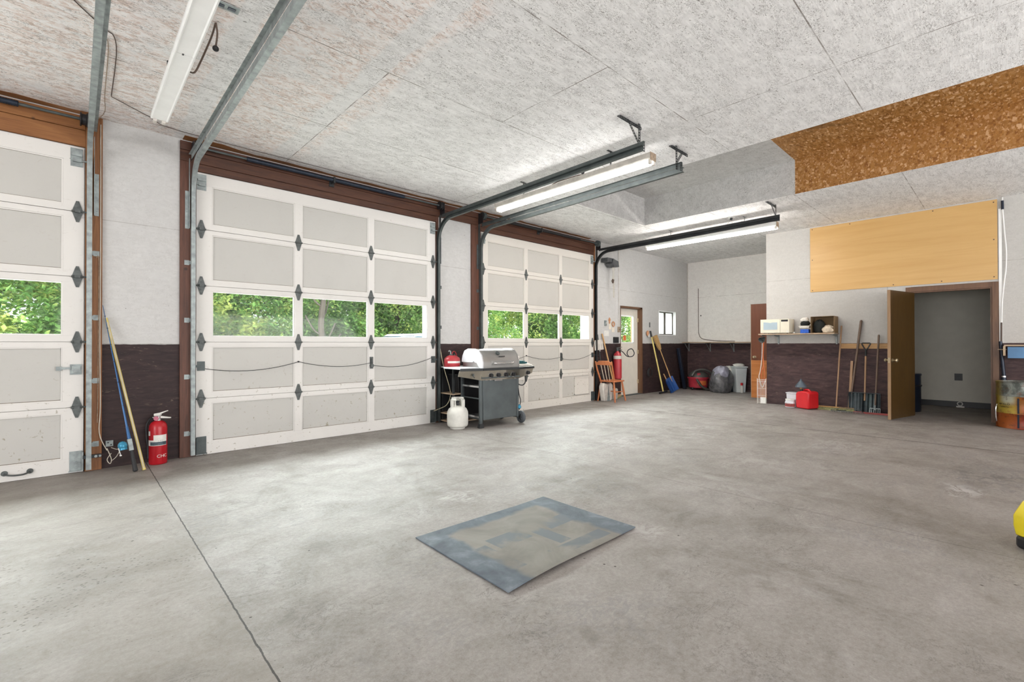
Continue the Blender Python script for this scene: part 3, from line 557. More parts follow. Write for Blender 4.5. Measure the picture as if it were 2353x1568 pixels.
plain('cloth_blue', (.03, .12, .55), .8, 0, .3, 40); plain('cloth_green', (.02, .10, .11), .9, 0, .3, 25); plain('funnel_grey', (.09, .12, .15), .4); plain('clear_plastic', (.68, .68, .72), .3, 0, .08); plain('shovel_black', (.03, .045, .052), .3, .2, .35, 14); plain('rust_red', (.28, .05, .045), .6, 0, .3, 10); plain('bristle', (.22, .22, .10), .9, 0, .4, 70, .5)
plain('plug_orange', (.55, .14, .04), .5); plain('navy_tube', (.015, .022, .04), .35, .3); plain('bench_blue', (.10, .22, .40), .6); plain('yellow_plastic', (.78, .62, .02), .35, 0, .08); plain('grey_rubber', (.08, .09, .10), .6); plain('wall_metal', (.11, .115, .12), .5, .4, .3, 12); plain('paper', (.72, .66, .56), .8); plain('note_orange', (.50, .24, .12), .8); plain('towel_white', (.80, .76, .70), .9, 0, .1, 30)
# ---------------- door tracks
def sweep(path, prof):
    """path: list of (y,z); prof: closed polygon of (x, n) with n along the inward normal"""
    m = MB(); P = [Vector(p) for p in path]; n = len(prof)
    for i, p in enumerate(P):
        d = (P[min(i + 1, len(P) - 1)] - P[max(i - 1, 0)]).normalized(); nr = Vector((-d.y, d.x))
        for x, q in prof: w_ = p + nr * q; m.v.append((x, w_.x, w_.y))
    for i in range(len(P) - 1):
        for k_ in range(n): k2 = (k_ + 1) % n; m.f.append((i * n + k_, i * n + k2, (i + 1) * n + k2, (i + 1) * n + k_)); m.mi.append(0)
    m.f.append(tuple(range(n))); e = (len(P) - 1) * n; m.f.append(tuple(reversed(range(e, e + n)))); m.mi += [0, 0]
    return m
def perf(m, p0, p1, w, t=.003, side=(1, 0, 0), pitch=.026):
    """perforated strap: two rails and rungs"""
    p0, p1 = Vector(p0), Vector(p1); d = p1 - p0; L_ = d.length; d.normalize(); s_ = Vector(side); s_ = (s_ - d * s_.dot(d)).normalized(); nn_ = d.cross(s_)
    for q in (-1, 1): m.bar(p0 + s_ * q * w * .37, p1 + s_ * q * w * .37, t, w * .26, 0, upv=s_)
    k_ = max(2, int(L_ / pitch))
    for i in range(k_ + 1):
        c_ = p0 + d * (L_ * i / k_); m.bar(c_ - s_ * w * .4, c_ + s_ * w * .4, t, pitch * .42, 0, upv=d)
def track(x, sd, mat, label, ztop=3.12, y1=-3.53, hang=True, group='overhead door tracks'):
    """sd=+1: the channel opens towards +x"""
    t = thing('overhead_door_track', label, 'track', (x, 0, 0), 0, group)
    R_ = .34
    def P(): return [(-.026, .02), (-.026, ztop - R_)] + [(-.026 - R_ + R_ * math.cos(math.radians(a)), ztop - R_ + R_ * math.sin(math.radians(a))) for a in range(9, 91, 9)] + [(-1.9, ztop + .012), (y1, ztop + .03)]
    o_, h = .028, .003
    prof = [(-sd * o_ * .5, -.012), (sd * o_ * .9, -.012), (sd * o_ * .9, -.012 + h), (-sd * o_ * .5 + sd * h, -.012 + h), (-sd * o_ * .5 + sd * h, .040 - h), (sd * o_ * .9, .040 - h), (sd * o_ * .9, .040), (-sd * o_ * .5, .040)]
    sweep(P(), prof).build('rail', mat, t)
    # perforated angle that stiffens the horizontal run
    m = MB(); m.bar((-sd * .018, -.10, ztop + .045), (-sd * .018, y1, ztop + .068), .003, .05); m.bar((-sd * .030, -.10, ztop + .066), (-sd * .030, y1, ztop + .09), .028, .003); m.build('stiffening_angle', mat, t)
    # jamb brackets
    for z in (.25, .85, 1.45, 2.06):
        m = MB(); bx = -sd * .045; m.box(bx - .022, bx + .022, -.018, -.0125, z - .025, z + .025); m.box(-sd * .016, -sd * .022, -.045, -.013, z - .018, z + .018); m.cyl((bx, -.024, z), (bx, -.013, z), .007, n=8); m.build('jamb_bracket', 'galv' if mat == 'galv' else 'galv_dark' if x > 2 else 'galv', t)
    m = MB(); m.box(-sd * .030, -sd * .062, -.0165, -.0125, 2.42, 2.82); m.box(-sd * .026, -sd * .030, -.06, -.0125, 2.42, 3.16)
    for z in (2.47, 2.6, 2.74): m.cyl((-sd * .046, -.024, z), (-sd * .046, -.0165, z), .008, n=8)
    m.build('flag_bracket', 'galv' if x < 2 else 'galv_dark', t)
    if hang:
        m = MB(); yb = y1 + .06; zt = CZ - .003
        perf(m, (-sd * .035, yb, ztop + .03), (-sd * .035, yb, zt), .035)
        xa, xb = (-.26, .10) if sd < 0 else (-.10, .26)
        perf(m, (xa, yb + .02, zt - .018), (xb, yb + .02, zt - .018), .034, side=(0, 0, 1)); perf(m, (xa, yb + .04, zt - .002), (xb, yb + .04, zt - .002), .034, side=(0, 1, 0))
        perf(m, (-sd * .035, yb + .005, ztop + .09), (sd * .14, yb + .015, zt - .01), .028)
        perf(m, (-sd * .035, y1 + .01, ztop - .0), (-sd * .035, y1 + .01, ztop + .085), .03, side=(1, 0, 0)); m.build('ceiling_hanger', 'dark_metal', t)
    return t
track(-.845, -1, 'galv', 'bright galvanized right-hand track of the leftmost overhead door', 3.13)
track(-.040, 1, 'galv', 'grey galvanized left-hand track of the middle overhead door', 3.12)
track(3.082, -1, 'galv_dark', 'dark track on the right side of the middle overhead door, hung near the lit lamp', 3.085)
track(3.905, 1, 'galv_dark', 'dark track on the left side of the far overhead door, below the lit lamp', 3.085)
track(7.025, -1, 'dark_metal', 'dark track on the right side of the far overhead door, beside the entrance door wall', 3.11)
# ---------------- torsion springs
def spring(x0, x1, sa, sb, cb, mat, label, z=3.283):
    t = thing('torsion_spring', label, 'spring', ((x0 + x1) / 2, -.095, z), 0, 'torsion springs over the overhead doors'); ox = (x0 + x1) / 2
    MB().cyl((x0 - ox, 0, 0), (x1 - ox, 0, 0), .0125, n=12).build('shaft', 'galv_dark', t)
    m = MB(); n = int((sb - sa) / .016); pts = []; rs = []
    for i in range(n * 2 + 1): pts.append((sa - ox + (sb - sa) * i / (n * 2), 0, 0)); rs.append(.027 if i % 2 else .0235)
    m.tube(pts, rs, 12); m.build('coil', mat, t, smooth=70)
    m = MB(); m.box(cb - ox - .012, cb - ox + .012, -.03, .08, -.045, .03); m.box(cb - ox - .03, cb - ox + .03, .062, .08, -.07, .05); m.build('centre_bracket', 'dark_metal', t)
    for s_, xx in ((-1, x0), (1, x1)):
        m = MB(); T_ = Matrix.Translation((xx - ox - s_ * .02, 0, 0)) @ Matrix.Rotation(PI / 2, 4, 'Y')
        m.lathe([(.02, -.03), (.062, -.028), (.062, -.02), (.05, -.015), (.05, .012), (.062, .018), (.062, .026), (.02, .03)], 20, 0, T_); m.build('cable_drum', 'galv_dark' if mat != 'spring_blue' else 'black', t)
        m = MB(); m.box(xx - ox + s_ * .022, xx - ox + s_ * .028, -.04, .082, -.13, .045); m.build('end_bearing_plate', 'galv_dark' if x1 < 0 else 'black', t)
    return t
spring(-3.93, -.87, -3.4, -1.31, -2.4, 'spring_blue', 'torsion spring and bare shaft over the leftmost overhead door')
spring(-.02, 3.10, .46, 2.46, 1.45, 'spring_blue', 'long dark blue torsion spring over the middle overhead door')
spring(3.90, 7.03, 4.32, 6.43, 5.29, 'black', 'black torsion spring over the far overhead door')
# ---------------- strip lights
def strip(x, y0, y1, z, label, kind):
    t = thing('strip_light', label, 'ceiling light', (x, (y0 + y1) / 2, z), 0, None); h = (y1 - y0) / 2
    body = 'white_enamel' if kind != 'mid' else 'grubby_white'
    if kind == 'wrap':
        m = MB()
        for a, b in ((-h, -.002), (.002, h)): m.prism([(-.062, .0), (-.052, -.006), (-.044, 0), (.044, 0), (.052, -.006), (.062, 0), (.055, .05), (.045, .062), (-.045, .062), (-.055, .05)], a, b, 'y')
        m.build('housing', body, t)
        m = MB(); m.box(-.012, -.002, -.01, .01, -.002, .001); m.build('centre_clip', 'black', t)
        for xx in (-.03, .03):
            m = MB(); m.cyl((xx, h - .0, -.005), (xx, h + .035, -.012), .014, n=12); m.build('lamp_socket', 'grubby_white', t)
    else:
        em = 'tube_lit' if kind == 'mid' else 'tube_bright'
        m = MB(); m.prism([(-.055, 0), (.055, 0), (.062, .012), (.052, .07), (-.052, .07), (-.062, .012)], -h, h, 'y'); m.build('housing', body, t)
        for xx in (-.033, .033):
            m = MB(); m.cyl((xx, -h + .035, -.022), (xx, h - .035, -.022), .0185, n=14); m.build('fluorescent_tube', em, t)
            for s_ in (-1, 1):
                m = MB(); m.box(xx - .016, xx + .016, s_ * h, s_ * (h - .03), -.045, .0); m.build('lamp_socket', 'grubby_white', t)
        for s_ in (-1, 1): MB().box(-.058, .058, s_ * h, s_ * (h + .004), -.01, .072).build('end_plate', 'rusty_tan', t)
    for yy in (-h * .57, h * .57):
        m = MB(); perf(m, (0, yy, .06), (0, yy, CZ - z - .003), .024); m.box(-.06, .06, yy - .012, yy + .012, CZ - z - .008, CZ - z - .004) if kind != 'wrap' else None
        m.build('hanging_strap', 'dark_metal' if kind != 'far' else 'galv', t)
    return t
plain('rusty_tan', (.32, .24, .17), .6, 0, .4, 25)
strip(-.43, -3.48, -1.04, 3.10, 'unlit white strip light hanging between the left and middle overhead doors', 'wrap')
strip(3.46, -3.42, -.97, 3.12, 'lit strip light with grubby housing hanging between the two dark door tracks', 'mid')
strip(7.42, -3.38, -1.0, 3.11, 'brightest lit strip light, beyond the last door track near the back wall', 'far')
def tubething(name, label, cat, pts, r, mat, n=5, seg=8, group=None):
    p0 = Vector(pts[0]); o = MB().tube([q - p0 for q in spl(pts, n)], r, seg).build(name, mat); o.location = p0; return tag(o, label, cat, group)
# ceiling cords and outlets
tubething('power_cable', 'dark cord running from the unlit strip light up to the ceiling', 'cord', [(-.35, -1.95, 3.15), (-.33, -1.99, 3.14), (-.305, -2.02, 3.2), (-.27, -2.20, 3.31), (-.262, -2.30, 3.366)], .006, 'cord_brown')
t = thing('pull_cord', 'short dark cord with round ball end hanging from the ceiling by the left lamp', 'cord', (-.262, -2.31, 3.366))
MB().tube(spl([(0, 0, 0), (.012, .015, -.06), (.01, .05, -.13)], 4), .006, 8).build('cord', 'cord_brown', t); MB().ball((.01, .055, -.145), .02).build('ball_end', 'black', t)
t = thing('ceiling_outlet', 'ceiling outlet box with dark sockets near the unlit strip light', 'outlet', (-.247, -2.53, CZ)); MB().box(-.075, .075, -.035, .035, -.006, -.001).build('cover_plate', 'galv', t, bevel=.003)
for dx in (-.032, .032):
    m = MB(); m.box(dx - .022, dx + .022, -.015, .015, -.009, -.006); m.build('socket', 'navy_tube', t, bevel=.003)
t = thing('ceiling_outlet', 'ceiling outlet with black plug above the lit grubby strip light', 'outlet', (3.60, -2.40, CZ)); MB().box(-.04, .04, -.06, .06, -.012, -.001).build('cover_plate', 'grubby_white', t, bevel=.003); m = MB(); m.cyl((0, .0, -.012), (.01, .02, -.06), .022, n=10); m.ball((.012, .024, -.066), .022); m.build('plug', 'black', t)
tubething('power_cable', 'thin cord looping from the ceiling plug to the lit grubby strip light', 'cord', [(3.615, -2.375, 3.29), (3.60, -2.42, 3.255), (3.57, -2.36, 3.27), (3.54, -2.22, 3.26), (3.50, -2.02, 3.24), (3.475, -1.95, 3.193)], .006, 'cord_brown')
t = thing('ceiling_outlet', 'small ceiling outlet above the brightest far strip light', 'outlet', (7.30, -2.7, CZ)); m = MB(); m.box(-.05, .05, -.04, .04, -.012, -.001); m.build('cover_plate', 'white_enamel', t); MB().cyl((0, 0, -.012), (0, .01, -.05), .02, n=10).build('plug', 'dark_metal', t)
tubething('power_cable', 'thin pale cord between ceiling and brightest far strip light', 'cord', [(7.30, -2.68, 3.315), (7.34, -2.55, 3.24), (7.38, -2.35, 3.24), (7.40, -2.2, 3.182)], .004, 'cable_white')
tubething('ceiling_wire', 'thin dark wire stapled across the ceiling beside the leftmost door track', 'wire', [(-1.25, -2.4, 3.364), (-.93, -1.90, 3.364), (-.80, -1.72, 3.364), (-.754, -1.66, 3.364), (-.728, -1.4, 3.364), (-.722, -.62, 3.364)], .0035, 'cord_brown', 3, 6)
tubething('ceiling_wire', 'pale brown wire down the ceiling to the orange door post', 'wire', [(-.80, -1.62, 3.365), (-.775, -1.45, 3.365), (-.765, -.6, 3.363), (-.75, -.25, 3.355), (-.79, -.08, 3.33)], .003, 'rusty_tan', 3, 6)
tubething('ceiling_wire', 'thin dark wire slanting along the ceiling to the brown door post', 'wire', [(-.722, -.60, 3.364), (-.43, -.364, 3.364), (-.17, -.205, 3.364), (1.2, -.19, 3.364), (3.6, -.19, 3.364)], .003, 'cord_brown', 3, 6)
# orange post cables
tubething('rope', 'thin tan rope hanging down the orange wooden door post', 'rope', [(-.772, -.022, 3.30), (-.770, -.02, 2.2), (-.773, -.021, 1.2), (-.768, -.022, .62), (-.775, -.03, .35), (-.72, -.05, .18)], .004, 'cable_white', 5, 6)
tubething('rope', 'thin wire loop hooked on the lower orange door post', 'rope', [(-.800, -.016, 2.02), (-.782, -.022, 2.0), (-.784, -.02, 1.5), (-.786, -.022, .8), (-.79, -.024, .45)], .003, 'rusty_tan', 5, 6)
t = thing('frayed_cable', 'frayed white cable end curling above the floor by the orange door post', 'cable', (-.72, -.05, .2))
m = MB(); m.tube(spl([(0, 0, 0), (.03, -.03, -.1), (.02, -.05, -.14), (.0, -.03, -.1), (.03, -.01, -.05)], 6), .0035, 6); m.tube(spl([(.03, -.03, -.12), (.07, -.03, -.08), (.11, -.02, .01), (.13, -.01, .05)], 5), .003, 6); m.build('strand', 'cable_white', t)
MB().tube(spl([(.03, .02, .0), (.08, .0, -.02), (.115, -.01, .02)], 5), .003, 6).build('strand', 'cable_white', t)
t = thing('outlet_box', 'small metal bracket plate low on the wall beside the orange post', 'bracket', (-.70, .018, .235)); m = MB(); m.box(-.028, .028, -.012, -.001, -.028, .028); m.build('plate', 'galv', t); m = MB(); m.cyl((-.01, -.018, .01), (-.01, -.012, .01), .006, n=8); m.cyl((.012, -.018, -.012), (.012, -.012, -.012), .006, n=8); m.build('screw', 'black', t)
t = thing('floor_sensor', 'grey clamp bracket at the foot of the orange door post', 'bracket', (-.80, -.02, .14)); MB().box(-.09, .04, -.03, -.008, -.015, .015).build('arm', 'dark_metal', t); m = MB(); m.cyl((.0, -.045, 0), (.0, -.03, 0), .012, n=8); m.cyl((.03, -.045, 0), (.03, -.03, 0), .01, n=8); m.build('bolt', 'galv', t)
# ---------------- fire extinguisher on the floor
t = thing('fire_extinguisher', 'red fire extinguisher standing on the floor by the brown door post', 'fire extinguisher', (-.335, -.115, 0), math.radians(-40))
MB().lathe([(.066, 0), (.073, .004), (.075, .015), (.075, .36), (.070, .39), (.055, .415), (.035, .428), (.022, .432)], 32).build('cylinder', 'red_paint', t, smooth=50)
m = MB(); m.cyl((0, 0, .43), (0, 0, .475), .024, n=16); m.box(-.03, .03, -.012, .012, .455, .475); m.cyl((-.05, 0, .462), (-.025, 0, .462), .01, n=10); vt = m.build('valve', 'chrome', t)

plain('note_pink', (.55, .18, .25), .3); MB().cyl((-.0, -.034, .455), (0, -.022, .455), .022, n=16).build('gauge', 'note_pink', vt)
m = MB(); m.prism([(-.035, .478), (-.035, .500), (.02, .510), (.088, .532), (.09, .525), (.03, .498), (.02, .478)], -.011, .011); m.build('lever', 'label_white', t)
m = MB(); m.prism([(-.01, .470), (.03, .476), (.118, .463), (.12, .455), (.03, .456), (-.01, .455)], -.010, .010); m.build('carry_handle', 'label_white', t)
MB().tube(spl([(-.045, 0, .462), (-.085, -.0, .44), (-.105, -.01, .38), (-.098, -.02, .30), (-.085, -.03, .23), (-.078, -.03, .19)], 6), .008, 10).build('hose', 'black_rubber', t)
MB().tube([(-.078, -.03, .195), (-.072, -.03, .10), (-.068, -.03, .06)], [.009, .012, .014], 10).build('nozzle', 'black_rubber', t)
def wrap(m, r, a0, a1, z0, z1, mi=0, th=.0008):
    k_ = max(2, int(abs(a1 - a0) / 6)); vs = []; fs = []
    for i in range(k_ + 1):
        a = math.radians(a0 + (a1 - a0) * i / k_)
        for rr_ in (r + .0002, r + th):
            for z in (z0, z1): vs.append((rr_ * math.cos(a), rr_ * math.sin(a), z))
    for i in range(k_):
        a, b = i * 4, i * 4 + 4; fs += [(a + 2, b + 2, b + 3, a + 3), (a, a + 1, b + 1, b), (a, b, b + 2, a + 2), (a + 1, a + 3, b + 3, b + 1)]
    return m._a(vs, fs, mi)
m = MB(); wrap(m, .075, -85, 5, .245, .295); wrap(m, .075, -150, -112, .29, .335); wrap(m, .075, -150, 5, .19, .245); m.build('paper_label', 'label_white', t)
m = MB(); wrap(m, .0759, -110, 3, .195, .228); m.build('instruction_band', 'label_dark', t)
def textmesh(s_, size, mat, parent, loc, rot, name='lettering', wrapr=None, ext=.0006, xs=1.0):
    cu = bpy.data.curves.new(name, 'FONT'); cu.body = s_; cu.size = size; cu.align_x = 'CENTER'; cu.align_y = 'CENTER'; cu.extrude = ext
    o = bpy.data.objects.new(name, cu); COL.objects.link(o)
    dg = bpy.context.evaluated_depsgraph_get(); me = bpy.data.meshes.new_from_object(o.evaluated_get(dg)); bpy.data.objects.remove(o)
    for v in me.vertices:
        v.co.x *= xs
        if wrapr:
            a = v.co.x / wrapr - PI / 2; r = wrapr + v.co.z; v.co = Vector((r * math.cos(a), r * math.sin(a), v.co.y))
    me.materials.clear(); me.materials.append(M[mat]); q = bpy.data.objects.new(name, me); COL.objects.link(q); q.parent = parent; q.location = loc; q.rotation_euler = rot
    return q
textmesh('CHC', .042, 'label_white', t, (0, 0, .085), (0, 0, math.radians(60)), 'chalk_lettering', .0762)
textmesh('A  B  C', .012, 'black', t, (0, 0, .2385), (0, 0, math.radians(48)), 'class_lettering', .0762)
# ---------------- fishing rod and yellow pole
def lean(name, label, cat, base, tip, group=None):
    b, tp = Vector(base), Vector(tip); d = tp - b
    t = bpy.data.objects.new(name, None); COL.objects.link(t); t.location = b; t.rotation_mode = 'QUATERNION'; t.rotation_quaternion = Vector((0, 0, 1)).rotation_difference(d.normalized()); tag(t, label, cat, group)
    return t, d.length
t, L_ = lean('fishing_rod', 'blue fishing rod with blue reel leaning in front of the dark wall panel', 'fishing rod', (-.530, -.36, .015), (-.752, -.006, 1.57))
MB().tube([(0, 0, .42), (0, 0, .8), (0, 0, L_)], [.009, .0065, .0022], 10).build('blank', 'rod_blue', t)
m = MB(); m.tube([(0, 0, -.01), (0, 0, .0), (0, 0, .05), (0, 0, .20)], [.012, .021, .018, .014], 12); m.build('grip', 'black_rubber', t)
m = MB(); m.box(-.018, .018, -.022, .016, .19, .30); m.tube([(0, 0, .30), (0, 0, .42)], [.015, .011], 12, 1); m.build('reel_seat', ['galv', 'rod_blue'], t, bevel=.003)
m = MB(); m.ball((-.058, -.03, .25), .036, .036, .042); m.cyl((-.058, -.03, .21), (-.055, -.03, .275), .03, n=16); rl = m.build('reel', 'reel_blue', t); m = MB(); m.cyl((-.09, -.04, .235), (-.055, -.04, .235), .004, n=8); m.bar((-.09, -.04, .235), (-.085, -.05, .17), .005, .008); m.ball((-.085, -.055, .165), .010); m.build('reel_handle', 'chrome', rl)
for z in (.62, .85, 1.05, 1.22, 1.38, 1.5):
    m = MB(); m.tube([Vector((0, -.012, z)) + Vector((.007 * math.cos(a * PI / 4), .007 * math.sin(a * PI / 4), 0)) for a in range(9)], .0014, 6); m.build('line_guide', 'black', t)
t, L_ = lean('wooden_pole', 'yellow wooden pole leaning on the wall beside the fishing rod', 'pole', (-.463, -.335, .003), (-.727, -.004, 1.45))
MB().tube([(0, 0, 0), (0, 0, .03), (0, 0, L_)], [.016, .0125, .0115], 12).build('shaft', 'yellow_pole', t); MB().box(-.004, .004, -.0135, -.011, .0, L_ * .97).build('edge_stripe', 'cable_white', t)
# ---------------- rubber mat
bm_ = MB(); A, B, C_, D_ = Vector((.58, -3.461, 0)), Vector((1.697, -3.49, 0)), Vector((1.691, -4.305, 0)), Vector((.559, -4.323, 0)); N1, N2 = 24, 18
def matz(u, v): return .0078 + .016 * v ** 3 * (.5 + .5 * math.sin(u * 5.2 - .6)) + .006 * max(0, u - .75) * 4 * (1 - v) ** 2 + .003 * (1 + math.sin(u * 8)) * v
for side in (0, 1):
    for i in range(N1 + 1):
        for j in range(N2 + 1):
            u, v = i / N1, j / N2; p = (A * (1 - u) + B * u) * (1 - v) + (D_ * (1 - u) + C_ * u) * v; bm_.v.append((p.x - 1.13, p.y + 3.9, matz(u, v) - (.0065 if side else 0)))
q = (N1 + 1) * (N2 + 1)
for i in range(N1):
    for j in range(N2):
        a = i * (N2 + 1) + j; bm_.f.append((a, a + 1, a + N2 + 2, a + N2 + 1)); bm_.f.append((q + a, q + a + N2 + 1, q + a + N2 + 2, q + a + 1)); bm_.mi += [0, 0]
def rim(seq):
    for a, b in zip(seq, seq[1:]): bm_.f.append((a, b, q + b, q + a)); bm_.mi.append(0)
rim([i * (N2 + 1) for i in range(N1 + 1)]); rim([i * (N2 + 1) + N2 for i in range(N1 + 1)]); rim(list(range(N2 + 1))); rim([N1 * (N2 + 1) + j for j in range(N2 + 1)])
g = G('mat_rubber'); X, Y, Z = g.sep(); n = g.noise(5, 6, .65, .4); col = g.ramp(n, [(.3, (.065, .08, .10)), (.55, (.12, .145, .17)), (.75, (.22, .25, .28))])
ax = g.mt('ABSOLUTE', X); ay = g.mt('ABSOLUTE', Y); wob = g.mt('MULTIPLY', g.mt('SUBTRACT', g.noise(4, 4), .5), .16)
ins = g.mt('MULTIPLY', g.sm(g.mt('ADD', ax, wob), .42, .37), g.sm(g.mt('ADD', Y, wob), .34, .29)); dust = g.ramp(g.noise(3, 5, .6, 1), [(.3, (.175, .16, .135)), (.7, (.29, .27, .235))]); col = g.mix(g.mt('MULTIPLY', ins, .85), col, dust)
for (xa, xb, ya, yb_) in ((-.28, -.02, -.05, .10), (.02, .12, -.24, .02), (-.12, .36, -.36, -.26), (.15, .40, -.05, .08), (-.40, -.32, -.3, .05)):
    k_ = g.mt('MULTIPLY', g.mt('MULTIPLY', g.mt('GREATER_THAN', X, xa), g.mt('LESS_THAN', X, xb)), g.mt('MULTIPLY', g.mt('GREATER_THAN', Y, ya), g.mt('LESS_THAN', Y, yb_))); col = g.mix(g.mt('MULTIPLY', g.mt('MULTIPLY', k_, g.sm(g.noise(4, 4), .38, .55)), .75), col, (.12, .145, .17))
M['mat_rubber'] = g.fin(col, .62, 0, g.bump(n, .2, .002), .28)
o = bm_.build('floor_mat', 'mat_rubber', smooth=40); o.location = (1.13, -3.9, 0); tag(o, 'worn grey rubber mat lying on the concrete floor in the foreground', 'mat')
# ---------------- gas grill
t = thing('gas_grill', 'stainless gas grill with closed lid and side shelves, between the overhead doors', 'grill', (3.602, -.62, 0), math.radians(-4))
m = MB()
for x in (-.335, .335):
    for y in (-.235, .235):
        if x > 0: zb = .10
        else: zb = .05
        m.box(x - .022, x + .022, y - .018, y + .018, zb, .80)
m.box(-.335, .335, -.23, .23, .11, .135); m.box(-.335, -.32, -.22, .22, .40, .42); m.build('frame', 'grill_panel', t, bevel=.003)
MB().box(-.305, .31, -.252, -.235, .11, .70).build('front_panel', 'grill_panel', t, bevel=.004)
MB().box(-.30, .31, .232, .238, .11, .72).build('rear_panel', 'black', t)
for z in (.15, .58):
    m = MB(); m.bar((-.335, -.22, z), (-.335, .22, z), .02, .025)
    for i in range(4): m.bar((-.30 + i * .05, -.22, z), (-.30 + i * .05, .22, z), .006, .01)
    m.build('side_rack', 'chrome', t)
for y in (-.235, .235): m = MB(); m.prism([(-.375, .0), (-.295, .0), (-.305, .06), (-.36, .06)], y - .03, y + .03); m.build('foot', 'black_rubber', t, bevel=.004)
for y in (-.255, .235):
    m = MB(); T_ = Matrix.Translation((.395, y, .093)) @ Matrix.Rotation(PI / 2, 4, 'Y'); m.lathe([(.02, -.022), (.075, -.022), (.088, -.014), (.093, -.004), (.093, .008), (.088, .02), (.06, .022), (.055, .012), (.02, .012)], 28, 0, T_); wh = m.build('wheel', 'grey_rubber', t)
    m = MB()
    for i in range(6): a = i * PI / 3; m.bar((.372, y, .093), (.372, y + .05 * math.cos(a), .093 + .05 * math.sin(a)), .006, .018, upv=(1, 0, 0))
    m.cyl((.36, y, .093), (.40, y, .093), .016, n=12); m.build('spokes', 'black', wh)
MB().cyl((.34, -.255, .093), (.34, .235, .093), .008, n=8).build('axle', 'galv_dark', t)
# control fascia bowed out to the side shelves
m = MB(); P_ = [(-.66, -.20), (-.34, -.30), (.34, -.30), (.68, -.22)]
def fas(P_, z0, z1, th, drop=.0, mi=0):
    for (a, b) in zip(P_, P_[1:]):
        za = z0 + (.035 if a[0] < -.5 else 0) ; zb = z0 + (.035 if b[0] > .5 else 0); za += .0 if abs(a[0]) < .5 else .03; zb += .0 if abs(b[0]) < .5 else .03
        vs = [(a[0], a[1] + .03, za), (b[0], b[1] + .03, zb), (b[0], b[1], z1), (a[0], a[1], z1), (a[0], a[1] + .03 + th, za), (b[0], b[1] + .03 + th, zb), (b[0], b[1] + th, z1), (a[0], a[1] + th, z1)]
        m._a(vs, [(0, 1, 2, 3), (5, 4, 7, 6), (0, 4, 5, 1), (3, 2, 6, 7), (0, 3, 7, 4), (1, 5, 6, 2)], mi)
fas(P_, .675, .815, .02); fa = m.build('control_fascia', 'grill_bronze', t)
m = MB()
for (a, b) in zip(P_, P_[1:]): m.bar((a[0], a[1] - .004, .832), (b[0], b[1] - .004, .832), .035, .034)
m.build('front_trim', 'dark_metal', t, bevel=.004)
for x in (-.20, -.065, .075, .21):
    m = MB(); m.cyl((x, -.295, .745), (x, -.285, .745), .038, n=20); kn = m.build('knob_bezel', 'chrome', t); m = MB(); m.cyl((x, -.328, .745), (x, -.293, .745), .027, .03, n=18); m.box(x - .005, x + .005, -.335, -.325, .72, .77); m.build('control_knob', 'black', kn)
x = .52; m = MB(); m.cyl((x, -.268, .755), (x, -.24, .755), .034, n=20); kn = m.build('knob_bezel', 'chrome', t); MB().cyl((x, -.30, .755), (x, -.262, .755), .026, .028, n=18).build('control_knob', 'black', kn)
m = MB(); m.box(-.50, -.47, -.275, -.26, .745, .775); m.cyl((-.485, -.285, .76), (-.485, -.26, .76), .011, n=10); m.bar((-.50, -.285, .75), (-.47, -.285, .72), .008, .01); m.build('side_latch', 'steel_hinge', t)
m = MB(); m.box(-.35, .35, -.28, .26, .70, .82); m.build('firebox', 'galv_dark', t)
# hood
hp = [(-.27, .84), (-.27, .93), (-.235, 1.03), (-.17, 1.095), (-.08, 1.12), (.10, 1.12), (.19, 1.09), (.24, 1.02), (.26, .95), (.26, .84)]
m = MB(); m.prism(hp, -.31, .335, 'x'); hd = m.build('hood', 'grill_steel', t, bevel=.006)
m = MB(); ho = [(a * 1.02, .84 + (b - .84) * 1.015) for a, b in hp]; hi_ = [(-.27, .84), (-.21, .84), (-.16, .905), (-.10, .93), (-.075, .925), (-.055, .945), (-.02, .925), (.24, .925), (.26, .84)]
m.prism([(-.275, .84), (-.275, .93), (-.238, 1.035), (-.172, 1.10), (-.08, 1.126), (.10, 1.126), (.195, 1.095), (.245, 1.022), (.265, .95), (.265, .925), (-.015, .925), (-.05, .945), (-.08, .925), (-.12, .925), (-.20, .84)], -.328, -.309, 'x'); m.build('hood_end_cap', 'lid_white', hd, bevel=.003)
m = MB(); m.prism([(-.275, .84), (-.275, .93), (-.238, 1.035), (-.172, 1.10), (-.08, 1.126), (.10, 1.126), (.195, 1.095), (.245, 1.022), (.265, .95), (.265, .84)], .334, .352, 'x'); m.build('hood_end_cap', 'grill_steel', hd, bevel=.003)
m = MB(); m.tube(spl([(-.14, -.275, .915), (-.14, -.315, .915), (-.08, -.325, .918), (.03, -.328, .919), (.14, -.325, .918), (.20, -.315, .915), (.20, -.275, .915)], 5), .013, 12); m.build('hood_handle', 'chrome', hd)
m = MB(); m.box(-.165, .225, -.275, -.268, .885, .955); m.build('handle_plate', 'grill_steel', hd, bevel=.01)
m = MB(); T_ = Matrix.Translation((-.02, -.217, 1.055)) @ Matrix.Rotation(math.radians(48), 4, 'X'); m.lathe([(.033, 0), (.033, .012), (.0, .014)], 20, 0, T_); m.build('thermometer', 'galv_dark', hd)
T_ = Matrix.Translation((.035, -.248, 1.01)) @ Matrix.Rotation(math.radians(70), 4, 'X'); MB().box(-.055, .055, -.005, .005, .0, .006, 0, T_).build('badge', 'black', hd)
m = MB(); m.box(-.66, -.33, -.21, .24, .835, .858); m.build('side_shelf', 'lid_white', t, bevel=.006)
m = MB(); m.box(-.33, .36, -.29, .26, .815, .838); m.build('hood_base', 'dark_metal', t, bevel=.004)
